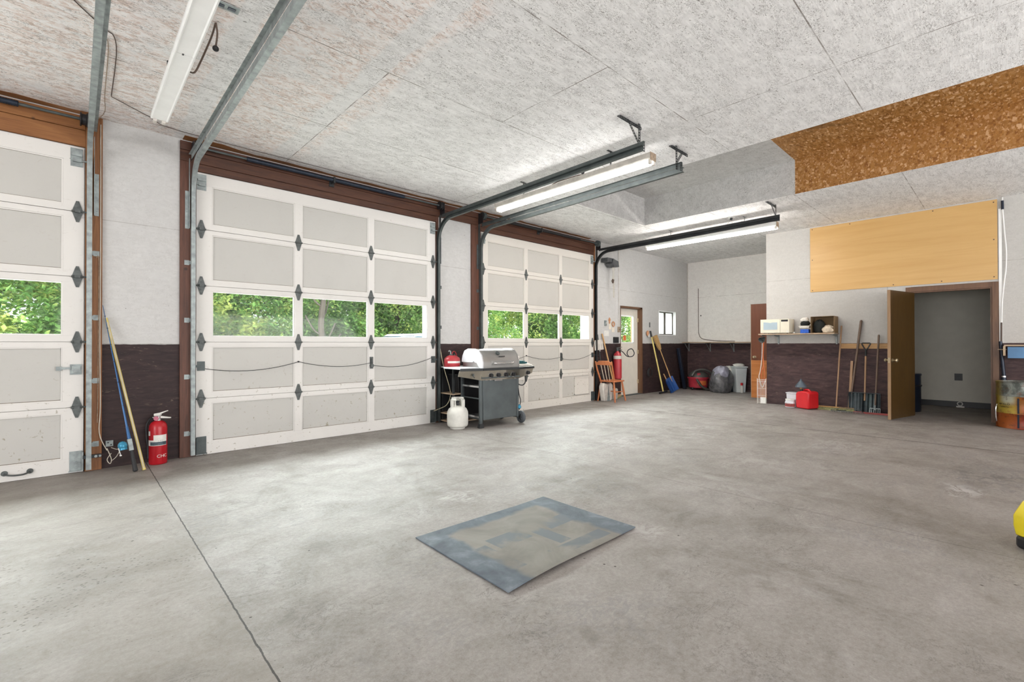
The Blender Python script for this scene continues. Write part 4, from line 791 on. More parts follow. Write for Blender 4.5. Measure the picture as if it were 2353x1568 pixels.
m = MB(); m.prism([(.34, -.24), (.66, -.205), (.69, -.15), (.69, .20), (.34, .24)], .82, .845, 'z'); m.build('side_burner_shelf', 'galv_dark', t, bevel=.004)
m = MB(); m.tube(spl([(.36, -.19, .70), (.36, -.2, .62), (.385, -.22, .58), (.46, -.22, .565), (.52, -.21, .60), (.53, -.2, .68), (.53, -.19, .74)], 5), .009, 8); m.tube(spl([(.375, -.21, .585), (.35, -.25, .52), (.36, -.26, .42), (.385, -.26, .34), (.37, -.26, .26), (.37, -.25, .20)], 5), .007, 8); m.build('gas_hose', 'black_rubber', t); m = MB(); m.lathe([(.008, 0), (.028, .02), (.028, .04), (.012, .07)], 14, 0, Matrix.Translation((.37, -.25, .21))); m.build('regulator', 'reel_blue', t)
m = MB()
for x in (-.27, -.19, .27): m.box(x - .02, x + .02, -.28, -.262, .672, .684)
m.box(-.12, .02, -.282, -.262, .66, .682); m.build('drip_tray_rail', 'chrome', t)
# towels on the side burner shelf
def crumple(name, label, cat, loc, dims, mat, seed, group=None, parent=None, lump=.5):
    rr = random.Random(seed); m = MB(); n, k_ = 26, 14; dx, dy, dz = dims; ph = [rr.uniform(0, 6) for _ in range(8)]
    for i in range(k_ + 1):
        v = PI * i / k_
        for j in range(n):
            u = 2 * PI * j / n; w_ = 1 + lump * (.18 * math.sin(3 * u + ph[0] + 2 * v) + .12 * math.sin(7 * u + ph[1] - 3 * v) + .08 * math.sin(11 * u + ph[2] + 5 * v) + .05 * rr.uniform(-1, 1))
            z = -math.cos(v); z = max(z, -.75); m.v.append((dx * math.sin(v) ** .6 * math.cos(u) * w_, dy * math.sin(v) ** .6 * math.sin(u) * w_, dz * (z + .75) * (1 + lump * (.10 * math.sin(5 * u + ph[3]) + .08 * rr.uniform(-1, 1)))))
    for i in range(k_):
        for j in range(n): j2 = (j + 1) % n; m.f.append((i * n + j, i * n + j2, (i + 1) * n + j2, (i + 1) * n + j)); m.mi.append(0)
    o = m.build(name, mat, parent, smooth=60); o.location = loc
    return tag(o, label, cat, group) if label else o
def gpt(x, y, z):
    a = math.radians(-4); return (3.602 + x * math.cos(a) - y * math.sin(a), -.62 + x * math.sin(a) + y * math.cos(a), z)
def folded(name, label, cat, loc, dims, mat, rz=0, n=3, group=None):
    m = MB(); dx, dy, dz = dims; pts = []
    for i in range(n):
        z0 = dz * i / n; z1 = dz * (i + .82) / n; e = (.92 + .08 * math.sin(i * 2.1)); m.box(-dx * e, dx * e, -dy * e, dy * e, z0, z1)
        if i: m.cyl((dx * e * (1 if i % 2 else -1), -dy * e, z0 - dz * .09 / n), (dx * e * (1 if i % 2 else -1), dy * e, z0 - dz * .09 / n), dz * .9 / n, n=10)
    o = m.build(name, mat, smooth=50, bevel=min(.006, dz / n * .3)); o.location = loc; o.rotation_euler = (0, 0, rz); return tag(o, label, cat, group)
folded('towel', 'pale folded towel at the bottom of the stack on the grill\'s right shelf', 'towel', gpt(.53, -.02, .847), (.15, .17, .04), 'towel_white', .1)
folded('towel', 'dark green folded towel in the stack on the grill\'s right shelf', 'towel', gpt(.50, .0, .887), (.12, .14, .045), 'cloth_green', -.15)
crumple('towel', 'crumpled white cloth on top of the towel stack on the grill', 'towel', gpt(.46, .02, .935), (.10, .09, .055), 'towel_white', 4)
# ---------------- propane tank
t = thing('propane_tank', 'off-white propane tank on the floor in front of the grill\'s open side', 'gas tank', (3.02, -.60, 0), -2.0)
MB().lathe([(.105, .02), (.115, .02), (.14, .035), (.148, .06), (.150, .09), (.150, .20), (.146, .235), (.128, .275), (.095, .305), (.05, .322), (.02, .325)], 36).build('tank_body', 'tank_white', t, smooth=50)
MB().lathe([(.098, 0), (.104, 0), (.104, .03), (.098, .03)], 30).build('foot_ring', 'tank_white', t)
m = MB()
for a0, a1 in ((-155, -25), (25, 155)):
    for s_, zz in ((0, .31), (1, .405)):
        pts = [(.088 * math.cos(math.radians(a0 + (a1 - a0) * i / 14)), .088 * math.sin(math.radians(a0 + (a1 - a0) * i / 14)), zz) for i in range(15)]
        if s_: m.tube(pts, .010, 8)
    for a in (a0 + 8, a0 + 35, a1 - 35, a1 - 8): r = math.radians(a); c_, s2 = math.cos(r), math.sin(r); m.bar((.088 * c_, .088 * s2, .30), (.088 * c_, .088 * s2, .405), .012, .005 + .03 * (abs(a) % 2 == 0), upv=(c_, s2, 0))
wrap(m, .087, 25, 155, .395, .435); wrap(m, .087, -155, -25, .395, .435); wrap(m, .087, 120, 240, .30, .435); m.build('collar', 'tank_white', t)
m = MB(); m.cyl((0, 0, .32), (0, 0, .37), .02, n=14); m.cyl((-.05, 0, .35), (.055, 0, .35), .016, n=12); m.lathe([(.028, .37), (.03, .385), (.01, .39)], 16); m.build('valve', 'dark_metal', t)
# ---------------- workbench rack behind the grill
t = thing('storage_rack', 'narrow dark steel rack with wooden shelves in the corner behind the grill', 'shelf', (3.42, -.20, 0))
m = MB()
for x in (-.28, .28):
    for y in (-.135, .16): m.box(x - .014, x + .014, y - .014, y + .014, 0, .835)
m.build('post', 'dark_metal', t)
for z, mt_ in ((.025, 'shelf_wood'), (.14, 'shelf_wood'), (.44, 'shelf_wood'), (.835, 'lid_white')): MB().box(-.295, .295, -.15, .172, z, z + .018).build('shelf_board', mt_, t)
MB().box(-.295, .295, .172, .18, .0, .85).build('back_shade', 'black', t)  # added black sheet standing in for the shade behind the shelves
t = thing('storage_crate', 'black crate stored low on the rack behind the grill', 'crate', (3.46, -.19, .158)); m = MB(); m.prism([(-.19, 0), (.19, 0), (.21, .22), (-.21, .22)], -.11, .12); m.build('tub', 'black', t, bevel=.006); MB().box(-.215, .215, -.13, .14, .22, .24).build('rim', 'dark_metal', t)
t = thing('storage_crate', 'black crate on the middle shelf of the rack behind the grill', 'crate', (3.46, -.19, .458)); m = MB(); m.prism([(-.19, 0), (.19, 0), (.21, .26), (-.21, .26)], -.11, .12); m.build('tub', 'black', t, bevel=.006); MB().box(-.215, .215, -.13, .14, .26, .28).build('rim', 'dark_metal', t)
t = thing('fuel_can', 'round red metal fuel can standing on the rack behind the grill', 'fuel can', (3.20, -.22, .853), .2)
MB().lathe([(.115, 0), (.12, .008), (.12, .105), (.112, .13), (.07, .16), (.045, .17)], 30).build('can_body', 'red_can', t, smooth=50)
m = MB(); wrap(m, .120, -170, -10, .055, .085); m.build('lettering_band', 'label_white', t)
m = MB(); m.cyl((-.02, 0, .165), (-.02, 0, .19), .026, n=14); m.cyl((.05, 0, .15), (.05, 0, .185), .015, n=10); m.build('cap', 'galv_dark', t)
MB().tube(spl([(-.03, 0, .18), (-.035, 0, .225), (-.06, 0, .24), (-.075, -.0, .225)], 5), .009, 8).build('spout', 'galv', t); MB().tube(spl([(-.01, 0, .18), (.02, 0, .225), (.06, 0, .225), (.09, 0, .19), (.10, 0, .14)], 5), .006, 8).build('handle', 'red_can', t)
tubething('yellow_hose', 'thin yellowish air hose hanging on the right side of the middle overhead door', 'hose', [(3.115, -.015, 2.1), (3.112, -.02, 1.6), (3.105, -.03, 1.2), (3.13, -.10, .85), (3.19, -.16, .55), (3.21, -.16, .40), (3.16, -.13, .27), (3.06, -.06, .21), (3.00, -.03, .185)], .006, 'cable_yellow', 6)
# ================================================================== ENTRANCE CORNER
t = thing('wooden_chair', 'orange-brown wooden spindle-back chair beside the far overhead door', 'chair', (7.24, -.275, 0), math.radians(3))
# backrest over the -x side; seat centre at 0
m = MB(); m.prism([(-.20, -.17), (-.17, -.20), (.17, -.20), (.20, -.16), (.20, .16), (.17, .20), (-.17, .19), (-.20, .16)], .405, .435, 'z'); m.build('seat', 'chair_wood', t, bevel=.008)
for a, b in (((-.16, -.15, .41), (-.23, -.22, 0)), ((.15, -.15, .41), (.21, -.20, 0)), ((-.16, .15, .41), (-.20, .21, 0)), ((.15, .15, .41), (.22, .21, 0))): MB().tube([b, ((a[0] * .5 + b[0] * .5), (a[1] * .5 + b[1] * .5), .20), a], [.015, .022, .017], 10).build('leg', 'chair_wood', t)
m = MB(); m.tube([(-.195, -.185, .2), (.18, -.175, .2)], .009, 8); m.tube([(-.18, .18, .2), (.185, .18, .2)], .009, 8); m.tube([(0, -.18, .2), (0, .18, .2)], .009, 8); m.build('stretcher', 'chair_wood', t)
for y in (-.165, .165): MB().tube([(-.165, y, .43), (-.26, y * 1.12, .66), (-.31, y * 1.15, .83)], [.017, .018, .014], 10).build('back_post', 'chair_wood', t)
m = MB(); T_ = Matrix.Translation((-.295, 0, .79)) @ Matrix.Rotation(math.radians(-14), 4, 'Y'); m.prism([(-.20, -.035), (.20, -.035), (.20, .02), (.14, .03), (.12, .055), (-.12, .055), (-.14, .03), (-.20, .02)], -.011, .011, 'x', 0, T_); m.build('crest_rail', 'chair_wood', t, bevel=.004)
for y in (-.08, 0, .08): MB().tube([(-.175, y * .8, .43), (-.285, y, .765)], .007, 8).build('spindle', 'cloth_cream', t)
# leaning wood handle, hung dustpan shovel, big extinguisher
def pole(name, label, cat, base, tip, r, mat, group=None, tiprad=None):
    t, L_ = lean(name, label, cat, base, tip, group); MB().tube([(0, 0, 0), (0, 0, L_ * .5), (0, 0, L_ - .02), (0, 0, L_)], [r, r * 1.02, r, (tiprad or r * .6)], 12).build('handle', mat, t); return t, L_
t, L_ = pole('push_broom', 'push broom with thick wooden handle leaning behind the chair', 'broom', (7.62, -.14, .03), (7.27, -.012, 1.41), .017, 'pine'); MB().box(-.14, .14, -.03, .03, -.005, .035).build('broom_head', 'handle_wood', t, bevel=.004); m = MB(); m.prism([(-.14, -.0), (.14, -.0), (.15, -.028), (-.15, -.028)], -.03, .03); m.build('bristles', 'bristle', t)
t, L_ = lean('snow_shovel', 'upside-down white shovel with dark shaft against the wall left of the chair', 'shovel', (7.20, -.14, .02), (7.13, -.04, 1.06)); MB().cyl((0, 0, 0), (0, 0, L_ + .05), .012, n=10).build('shaft', 'dark_metal', t)
m = MB(); pl = [(-.15, 0), (.15, 0), (.145, .16), (.11, .215), (-.11, .215), (-.145, .16)]
m.prism([(u, w_ + L_) for u, w_ in pl], -.012, .006); m.box(-.012, .012, -.02, -.012, L_ - .03, L_ + .19); m.box(-.10, -.07, -.018, -.012, L_ + .01, L_ + .18); m.box(.07, .10, -.018, -.012, L_ + .01, L_ + .18); m.build('scoop', 'grubby_white', t, bevel=.003); MB().box(-.02, .02, -.008, .008, L_ + .2, L_ + .33).build('grip', 'galv_dark', t, bevel=.004)
t = thing('wheeled_extinguisher', 'large dusty red fire extinguisher hanging on the wall left of the entrance door', 'fire extinguisher', (7.72, -.095, .42), math.radians(-50))
MB().lathe([(.06, 0), (.085, .01), (.09, .04), (.09, .50), (.075, .555), (.035, .59), (.03, .61)], 26).build('cylinder', 'red_can', t, smooth=50); m = MB(); wrap(m, .09, -170, -10, .44, .51); m.build('label_band', 'grubby_white', t)
m = MB(); m.cyl((0, 0, .61), (0, 0, .67), .03, n=12); m.bar((-.02, 0, .68), (.10, 0, .70), .02, .012); m.bar((-.02, 0, .66), (.10, 0, .645), .02, .01); m.build('valve', 'galv_dark', t)
MB().tube(spl([(.02, -.03, .65), (.10, -.05, .60), (.2, -.05, .50), (.31, -.05, .50), (.35, -.05, .57), (.30, -.05, .66), (.22, -.05, .63), (.20, -.05, .55), (.24, -.05, .49)], 6), .010, 8).build('hose', 'black_rubber', t)
m = MB(); m.box(-.03, .03, .09, .11, .2, .6); m.build('wall_bracket', 'dark_metal', t)
for i, (x, y, s_, lb) in enumerate(((7.16, -.19, 1.0, 'tall white paper feed bag on the floor under the chair'), (7.52, -.14, .62, 'small crumpled white bag on the floor right of the chair legs'))):
    t = thing('feed_bag', lb, 'bag', (x, y, 0), .3 * i); m = MB(); m.prism([(-.13 * s_, 0), (.12 * s_, 0), (.17 * s_, .32 * s_), (.10 * s_, .38 * s_), (.0, .35 * s_), (-.15 * s_, .385 * s_), (-.19 * s_, .3 * s_)], -.06, .05); m.build('sack', 'grubby_white', t, bevel=.02); m = MB(); m.prism([(-.05 * s_, .0), (.06 * s_, .0), (.0, .34 * s_)], -.0625, -.061); m.build('sack_print', 'galv', t)
# wall bits around the entrance door
t = thing('door_opener', 'dark grey motor unit with hanging cords high beside the far overhead door', 'door opener', (7.45, -.10, 2.90)); m = MB(); m.box(-.19, .06, -.07, .10, .03, .12); m.prism([(-.03, .11), (.17, .07), (.19, -.05), (.02, -.06), (-.06, .0)], -.10, .09); m.build('housing', 'wall_metal', t, bevel=.008)
MB().tube(spl([(.06, -.02, -.05), (.06, -.02, -.3), (.08, -.02, -.5), (.085, -.02, -.68), (.11, -.02, -.69), (.12, -.02, -.55), (.10, -.02, -.3), (.11, -.02, -.05)], 5), .006, 6).build('rope_loop', 'cable_white', t); m = MB(); m.ball((.05, -.03, -.36), .035, .02, .05); m.bar((.0, -.03, -.36), (.1, -.03, -.33), .015, .015); m.build('knot', 'cord_brown', t)
t = thing('light_switch', 'grey switch box left of the entrance door among paper notes', 'switch', (7.42, .0195, 1.64)); MB().box(-.03, .03, -.03, -.001, -.055, .055).build('switch_box', 'galv', t, bevel=.003); MB().box(-.006, .006, -.038, -.03, -.012, .012).build('toggle', 'label_white', t)
t = thing('light_switch', 'brass-brown switch box at the foot of the conduit by the entrance door', 'switch', (7.915, .0195, 1.51)); MB().box(-.03, .03, -.04, -.001, -.06, .06).build('switch_box', 'rusty_tan', t, bevel=.003); MB().box(-.006, .006, -.048, -.04, -.012, .012).build('toggle', 'black', t)
t = thing('socket_panel', 'black square socket panel on the wall above the large red extinguisher', 'socket', (7.80, .0195, 1.275)); MB().box(-.085, .085, -.04, -.001, -.065, .065).build('box', 'black', t, bevel=.004)
for dx in (-.03, .03): MB().box(dx - .015, dx + .015, -.045, -.04, -.025, .03).build('receptacle', 'dark_metal', t)
tubething('conduit', 'thin grey conduit running down the wall to the entrance switch', 'conduit', [(7.917, -.002, 3.36), (7.917, -.002, 2.5), (7.917, -.002, 1.575)], .007, 'grubby_white', 1)
def flat(name, label, cat, x, z, w_, h, mat, poly=None):
    m = MB(); m.prism(poly or [(-w_ / 2, -h / 2), (w_ / 2, -h / 2), (w_ / 2, h / 2), (-w_ / 2, h / 2)], -.004, -.001); o = m.build(name, mat); o.location = (x, .0195, z); return tag(o, label, cat)
flat('wooden_plaque', 'small brown cross-shaped wooden plaque above the switch near the entrance door', 'plaque', 7.58, 1.69, 0, 0, 'note_orange', [(-.025, -.06), (.025, -.06), (.03, .0), (.045, .01), (.045, .05), (.02, .055), (.02, .075), (-.015, .075), (-.02, .05), (-.035, .04), (-.035, .0), (-.02, -.01)])
o = MB().tube([(.045 * math.cos(a * PI / 8), 0, .05 * math.sin(a * PI / 8)) for a in range(17)], .012, 6, caps=False).build('ring_ornament', 'note_orange'); o.location = (7.71, .005, 1.625); tag(o, 'small brown ring ornament hanging right of the wooden plaque', 'ornament')
flat('paper_note', 'pale paper note pinned under the brown plaque', 'note', 7.60, 1.575, .09, .13, 'paper'); flat('paper_note', 'faded paper note pinned under the ring ornament', 'note', 7.72, 1.50, .10, .10, 'paper'); flat('paper_note', 'larger white paper sheet pinned above the shovel and chair', 'note', 7.47, 1.42, .18, .12, 'label_white')
t = thing('hanging_gloves', 'pair of red and white gloves hanging right of the entrance door', 'gloves', (9.12, .0, 1.38)); crumple('glove', None, None, (0, -.01, 0), (.05, .02, .07), 'note_orange', 3, parent=t); crumple('glove', None, None, (.03, -.02, -.03), (.035, .015, .05), 'label_white', 8, parent=t)
flat('wall_hook', 'small grey hook plate between the entrance door and the window', 'hook', 9.25, 1.65, .05, .12, 'wall_metal')
# leaning broom, shovel, pole
t, L_ = pole('long_pole', 'bright yellow handled squeegee leaning right of the entrance door', 'squeegee', (9.32, -.30, .02), (9.235, -.013, 1.49), .018, 'yellow_pole'); MB().cyl((0, 0, L_ - .14), (0, 0, L_ + .01), .020, n=12).build('grip', 'black_rubber', t); m = MB(); m.box(-.17, .17, -.02, .02, -.005, .03); m.build('squeegee_head', 'black', t)
t, L_ = lean('straw_broom', 'straw broom standing on its handle with head up beside the entrance door', 'broom', (9.72, -.30, .28), (9.42, -.035, 1.36)); MB().cyl((0, 0, -.02), (0, 0, L_ - .28), .012, n=10).build('handle', 'pine', t)
m = MB(); m.prism([(-.03, L_ - .34), (.03, L_ - .34), (.07, L_ - .24), (.085, L_ + .03), (-.085, L_ + .03), (-.07, L_ - .24)], -.025, .025); m.build('straw_head', 'straw', t, bevel=.008)
t, L_ = lean('snow_shovel', 'blue plastic snow shovel with its blade on the floor right of the entrance door', 'shovel', (9.68, -.36, .006), (9.44, -.10, .78)); 
m = MB(); n_ = 9
for i in range(n_):
    a, b = -.20 + .4 * i / n_, -.20 + .4 * (i + 1) / n_; ya, yb_ = .07 * (a / .2) ** 2 * -1, .07 * (b / .2) ** 2 * -1
    m._a([(a, ya, 0), (b, yb_, 0), (b * .9, yb_, .36), (a * .9, ya, .36), (a, ya + .006, 0), (b, yb_ + .006, 0), (b * .9, yb_ + .006, .36), (a * .9, ya + .006, .36)], [(0, 1, 2, 3), (5, 4, 7, 6), (0, 4, 5, 1), (3, 2, 6, 7), (0, 3, 7, 4), (1, 5, 6, 2)])
for a in (-.1, 0, .1): m.box(a - .008, a + .008, -.035, 0, .03, .32)
m.build('blade', 'blue_plastic', t); MB().cyl((0, .02, .20), (0, .02, .50), .013, n=10).build('shaft', 'pine', t)
t = thing('coiled_cord', 'dark round coil hanging on the dark wainscot behind the yellow handle', 'cord', (9.18, .0, .50)); m = MB()
for k_ in range(3): m.tube([(.10 * (1 - .1 * k_) * math.cos(a * PI / 10), -.02 - .012 * k_, .11 * (1 - .1 * k_) * math.sin(a * PI / 10)) for a in range(21)], .006, 6)
m.build('coil', 'black_rubber', t)
t, L_ = lean('downspout', 'dark tube standing upright in the back corner beside the shop vacuum', 'tube', (10.74, -.13, .0), (10.56, -.04, 1.07)); m = MB(); m.box(-.035, .035, -.035, .035, .01, L_); m.build('tube_body', 'navy_tube', t, bevel=.006); MB().box(-.04, .04, -.04, .04, 0, .03).build('end_cap', 'black', t)
# alcove counter
t = thing('wall_counter', 'long wooden counter shelf on the back alcove wall above the shop vacuum', 'shelf', (11.05, -1.33, 1.235))
MB().box(-.17, .149, -1.31, 1.345, -.022, 0).build('counter_board', 'shelf_wood', t)
for y in (1.30, .72, .12, -.5, -1.1): m = MB(); m.bar((.135, y, -.022), (.135, y, -.25), .02, .02); m.bar((-.14, y, -.032), (.14, y, -.032), .02, .015); m.bar((-.10, y, -.04), (.13, y, -.24), .014, .014); m.build('bracket', 'galv', t)
t = thing('wall_hose', 'thin dark hose clipped up the white alcove wall and trailing along the counter', 'hose', (11.19, -.29, 1.24)); MB().tube(spl([(0, 0, 1.42), (0, 0, .8), (0, 0, .38), (-.01, -.02, .20), (-.02, -.12, .08), (-.03, -.45, .03), (-.03, -.95, .012)], 6), .007, 8).build('hose', 'cord_brown', t)
MB().box(-.004, .004, -.08, -.055, .68, .71).build('clip', 'black', t)
# shop vacuum
t = thing('shop_vacuum', 'red and dark grey shop vacuum in the back corner of the alcove', 'vacuum cleaner', (10.88, -.42, 0), math.radians(-43))
MB().lathe([(.20, .05), (.225, .07), (.245, .28), (.25, .30)], 28).build('tank', 'vac_red', t); MB().lathe([(.255, .285), (.262, .295), (.262, .32), (.255, .33)], 28).build('tank_rim', 'vac_red', t)
MB().lathe([(.255, .32), (.25, .36), (.20, .43), (.13, .475), (.08, .49), (0, .49)], 28).build('motor_head', 'vac_grey', t, smooth=50); m = MB(); m.box(-.10, -.02, -.22, -.17, .37, .44); m.build('switch', 'vac_red', t, bevel=.01)
m = MB(); wrap(m, .246, -115, -60, .13, .24); m.build('tank_label', 'plug_orange', t)
for a in (30, 120, 210, 300): r = math.radians(a); MB().ball((.21 * math.cos(r), .21 * math.sin(r), .035), .035, .03, .035).build('caster', 'black', t)
MB().tube(spl([(-.05, -.255, .16), (-.15, -.30, .28), (-.05, -.33, .12), (.10, -.34, .035), (.26, -.30, .05), (.335, -.22, .20), (.29, -.20, .40), (.10, -.20, .52), (-.12, -.18, .50), (-.24, -.20, .36)], 7), .028, 12).build('vacuum_hose', 'vac_grey', t)
# garbage bag, cushion, bins, water jugs
t = thing('garbage_bag', 'full shiny black garbage bag with grey knotted top on the alcove floor', 'garbage bag', (10.62, -1.12, 0), .2)
g = G('bag_plastic'); n = g.noise(5, 6, .65, 1.5); M['bag_plastic'] = g.fin(g.ramp(n, [(.3, (.05, .05, .055)), (.7, (.19, .19, .20))]), .22, 0, g.bump(n, .45, .03), .7)
g = G('bag_grey'); n = g.noise(7, 6, .65, 1.5); M['bag_grey'] = g.fin(g.ramp(n, [(.3, (.25, .25, .33)), (.7, (.52, .52, .62))]), .3, 0, g.bump(n, .5, .03), .6)
crumple('bag_body', None, None, (0, 0, 0), (.33, .27, .33), 'bag_plastic', 21, parent=t, lump=.38); m = MB(); m.prism([(.20, .0), (.40, .0), (.43, .05), (.30, .20), (.22, .26)], -.05, .05); m.build('bag_tail', 'bag_plastic', t, bevel=.03); crumple('bag_top', None, None, (-.10, -.03, .37), (.22, .18, .15), 'bag_grey', 22, parent=t, lump=.55)
o = crumple('cushion', 'round white cushion behind the black garbage bag', 'cushion', (10.98, -1.16, .42), (.10, .14, .12), 'label_white', 31, lump=.2); o2 = thing('storage_box', 'dark box hidden behind the garbage bag under the white cushion', 'box', (10.98, -1.12, 0)); m = MB(); m.prism([(-.11, 0), (.11, 0), (.13, .42), (-.13, .42)], -.17, .17); m.build('box_body', 'navy_tube', o2, bevel=.008)
t = thing('trash_bin', 'tall pale grey plastic bin right of the black garbage bag', 'bin', (10.93, -1.43, 0), math.radians(-43)); m = MB()
m._a([(x * .78, y * .78, 0) for x, y in ((-.14, -.12), (.14, -.12), (.14, .12), (-.14, .12))] + [(x, y, .60) for x, y in ((-.14, -.12), (.14, -.12), (.14, .12), (-.14, .12))], [(0, 3, 2, 1), (0, 1, 5, 4), (1, 2, 6, 5), (2, 3, 7, 6), (3, 0, 4, 7), (4, 5, 6, 7)]); m.build('bin_body', 'bin_grey', t, bevel=.012)
m = MB(); m.box(-.155, .155, -.135, .135, .60, .635); m.build('bin_rim', 'bin_grey', t, bevel=.008); crumple('bin_liner', None, None, (0.0, 0, .632), (.13, .10, .04), 'label_white', 41, parent=t)
t = thing('spray_bottle', 'small white bottle with red cap on the floor by the grey bin', 'bottle', (10.83, -1.53, 0)); MB().lathe([(.03, 0), (.035, .01), (.035, .14), (.015, .17), (.012, .18)], 16).build('bottle_body', 'label_white', t); MB().box(-.03, .03, -.02, .02, .18, .24).build('cap', 'red_plastic', t, bevel=.005)
for i, (x, y, z, lb) in enumerate(((10.95, -1.85, 0, 'blue water jug standing on the floor behind the brown leaning door'), (10.97, -1.83, .40, 'dark blue jug stacked on top of another blue water jug'))):
    t = thing('water_jug', lb, 'jug', (x, y, z), 0); MB().lathe([(.13, 0), (.14, .01), (.14, .10), (.133, .11), (.14, .12), (.14, .22), (.133, .23), (.14, .24), (.14, .28), (.10, .33), (.03, .36), (.03, .395)], 24).build('jug_body', 'water_blue', t, smooth=40); MB().cyl((0, 0, .385), (0, 0, .3995), .035, n=14).build('cap', 'label_white' if i else 'navy_tube', t)
# brown closet door leaf standing out of the side wall
struct_o = semp('door_6', (9.86, -2.645, 0)); m = MB(); m.box(-.017, .017, .0, .545, .83, 2.05); lf = m.build('door_leaf', 'mahogany', struct_o, bevel=.002); MB().box(-.018, .018, .0, .545, .015, .829).build('kick_panel', 'orange_oak', struct_o, bevel=.002)
MB().box(-.02, .02, .545, .552, .015, 2.052).build('edge_strip', 'shelf_wood', struct_o)
m = MB(); T_ = Matrix.Translation((-.018, .47, .90)) @ Matrix.Rotation(-PI / 2, 4, 'Y'); m.lathe([(.028, 0), (.028, .006), (.011, .01), (.011, .03), (.026, .042), (.029, .055), (.02, .068), (0, .07)], 18, 0, T_); m.build('door_knob', 'brass', struct_o)
# hanging clamp lamp and cord at the wall corner, wire rack
t = thing('clamp_lamp', 'dusty clamp lamp hanging at the wall corner below the microwave', 'lamp', (9.05, -2.60, 1.28)); m = MB(); T_ = Matrix.Rotation(math.radians(60), 4, 'Y') @ Matrix.Rotation(.3, 4, 'X'); m.lathe([(.02, .06), (.03, .03), (.055, -.02), (.06, -.05), (.055, -.05), (.03, -.0)], 18, 0, T_); m.build('lamp_shade', 'galv_dark', t); m = MB(); m.bar((-.06, 0, .07), (.08, -.02, .075), .02, .02); m.bar((.03, 0, .03), (.03, 0, .08), .015, .015); m.build('clamp', 'steel_hinge', t)
tubething('extension_cord', 'orange extension cord looped down the wall corner beside the brown door', 'cord', [(9.05, -2.62, 1.22), (9.06, -2.60, .95), (9.05, -2.615, .75), (9.03, -2.58, .62), (9.05, -2.60, .40), (9.08, -2.62, .52), (9.07, -2.61, .75)], .012, 'plug_orange', 6)
tubething('extension_cord', 'white cord looped beside the orange one at the wall corner', 'cord', [(9.03, -2.60, 1.2), (9.03, -2.59, .9), (9.0, -2.57, .65), (8.99, -2.55, .52), (9.04, -2.59, .32), (9.09, -2.63, .45)], .006, 'label_white', 6)
t = thing('wire_rack', 'thin white wire rack standing on the floor at the wall corner', 'rack', (8.99, -2.60, 0), math.radians(8)); m = MB()
for i in range(9): y = -.07 + i * .018; m.cyl((0, y, .02), (0, y, .48), .0022, n=6)
for z in (.02, .16, .30, .44, .48): m.cyl((0, -.075, z), (0, .08, z), .0028, n=6)
for y in (-.075, .08): m.cyl((0, y, 0), (0, y, .50), .004, n=6)
m.build('grid', 'label_white', t); m = MB(); m.box(-.03, .0, -.072, .02, .01, .13); m.build('tray', 'label_white', t)
# ---------------- shelf with microwave
t = thing('wall_shelf', 'narrow wooden wall shelf carrying the microwave and cardboard box', 'shelf', (8.95, -3.27, 1.38)); MB().box(-.165, .169, -.59, .66, -.02, 0).build('shelf_board', 'shelf_wood', t)
for y in (.395, -.56): m = MB(); m.prism([(-.15, -.02), (.165, -.02), (.165, -.20), (.135, -.20), (.11, -.06), (-.15, -.028)], y - .012, y + .012); m.build('bracket', 'galv', t)
t = thing('microwave', 'cream microwave oven on the left end of the wall shelf', 'microwave', (8.935, -2.905, 1.3805)); m = MB(); m.box(-.13, .16, -.245, .255, .012, .275); m.build('housing', 'cream', t, bevel=.006)
MB().box(-.15, -.13, -.09, .255, .012, .275).build('door', 'cream', t, bevel=.004); m = MB(); m.prism([(.20, .075), (-.045, .075), (-.045, .215), (.04, .215), (.08, .205), (.12, .215), (.20, .222)], -.153, -.15, 'x'); m.build('door_window', 'microwave_glass', t)
MB().box(-.148, -.13, -.245, -.093, .012, .275).build('control_panel', 'cream', t, bevel=.003); MB().box(-.151, -.148, -.225, -.11, .225, .262).build('display', 'black', t); MB().box(-.152, -.148, -.23, -.20, .03, .05).build('open_button', 'label_white', t, bevel=.002)
m = MB(); [m.cyl((x, y, 0), (x, y, .012), .012, n=8) for x in (-.1, .13) for y in (-.2, .2)]; m.build('foot', 'black', t)
o = MB().ball((0, 0, .014), .013, .016, .014).build('golf_ball', 'label_white'); o.location = (8.83, -3.22, 1.3805); tag(o, 'small white ball on the shelf between microwave and rags', 'ball')
folded('rag', 'white and blue printed box at the bottom of the rag pile on the shelf', 'package', (8.89, -3.39, 1.3805), (.075, .075, .09), 'cloth_blue', 0, 1); folded('rag', 'striped folded rag above the blue package on the shelf', 'rag', (8.89, -3.38, 1.471), (.09, .085, .05), 'towel_white', .1, 2)
crumple('rag', 'black crumpled glove in the rag pile left of the cardboard box', 'rag', (8.89, -3.385, 1.522), (.07, .075, .05), 'cloth_black', 51); crumple('rag', 'pale crumpled rag on top of the rag pile left of the cardboard box', 'rag', (8.89, -3.38, 1.60), (.055, .065, .04), 'towel_white', 52)
t = thing('cardboard_box', 'open cardboard box on its side on the wall shelf', 'box', (8.96, -3.67, 1.3805)); m = MB(); m.box(-.14, .15, .175, .18, 0, .30); m.box(-.14, .15, -.18, -.175, 0, .30); m.box(-.14, .15, -.175, .175, 0, .005); m.box(-.14, .15, -.175, .175, .295, .30); m.box(.145, .15, -.175, .175, .005, .295); m.build('carton', 'cardboard', t)
m = MB(); m.bar((-.14, .178, .15), (-.19, .165, .15), .004, .29, upv=(0, 0, 1)); m.build('flap', 'cardboard', t)
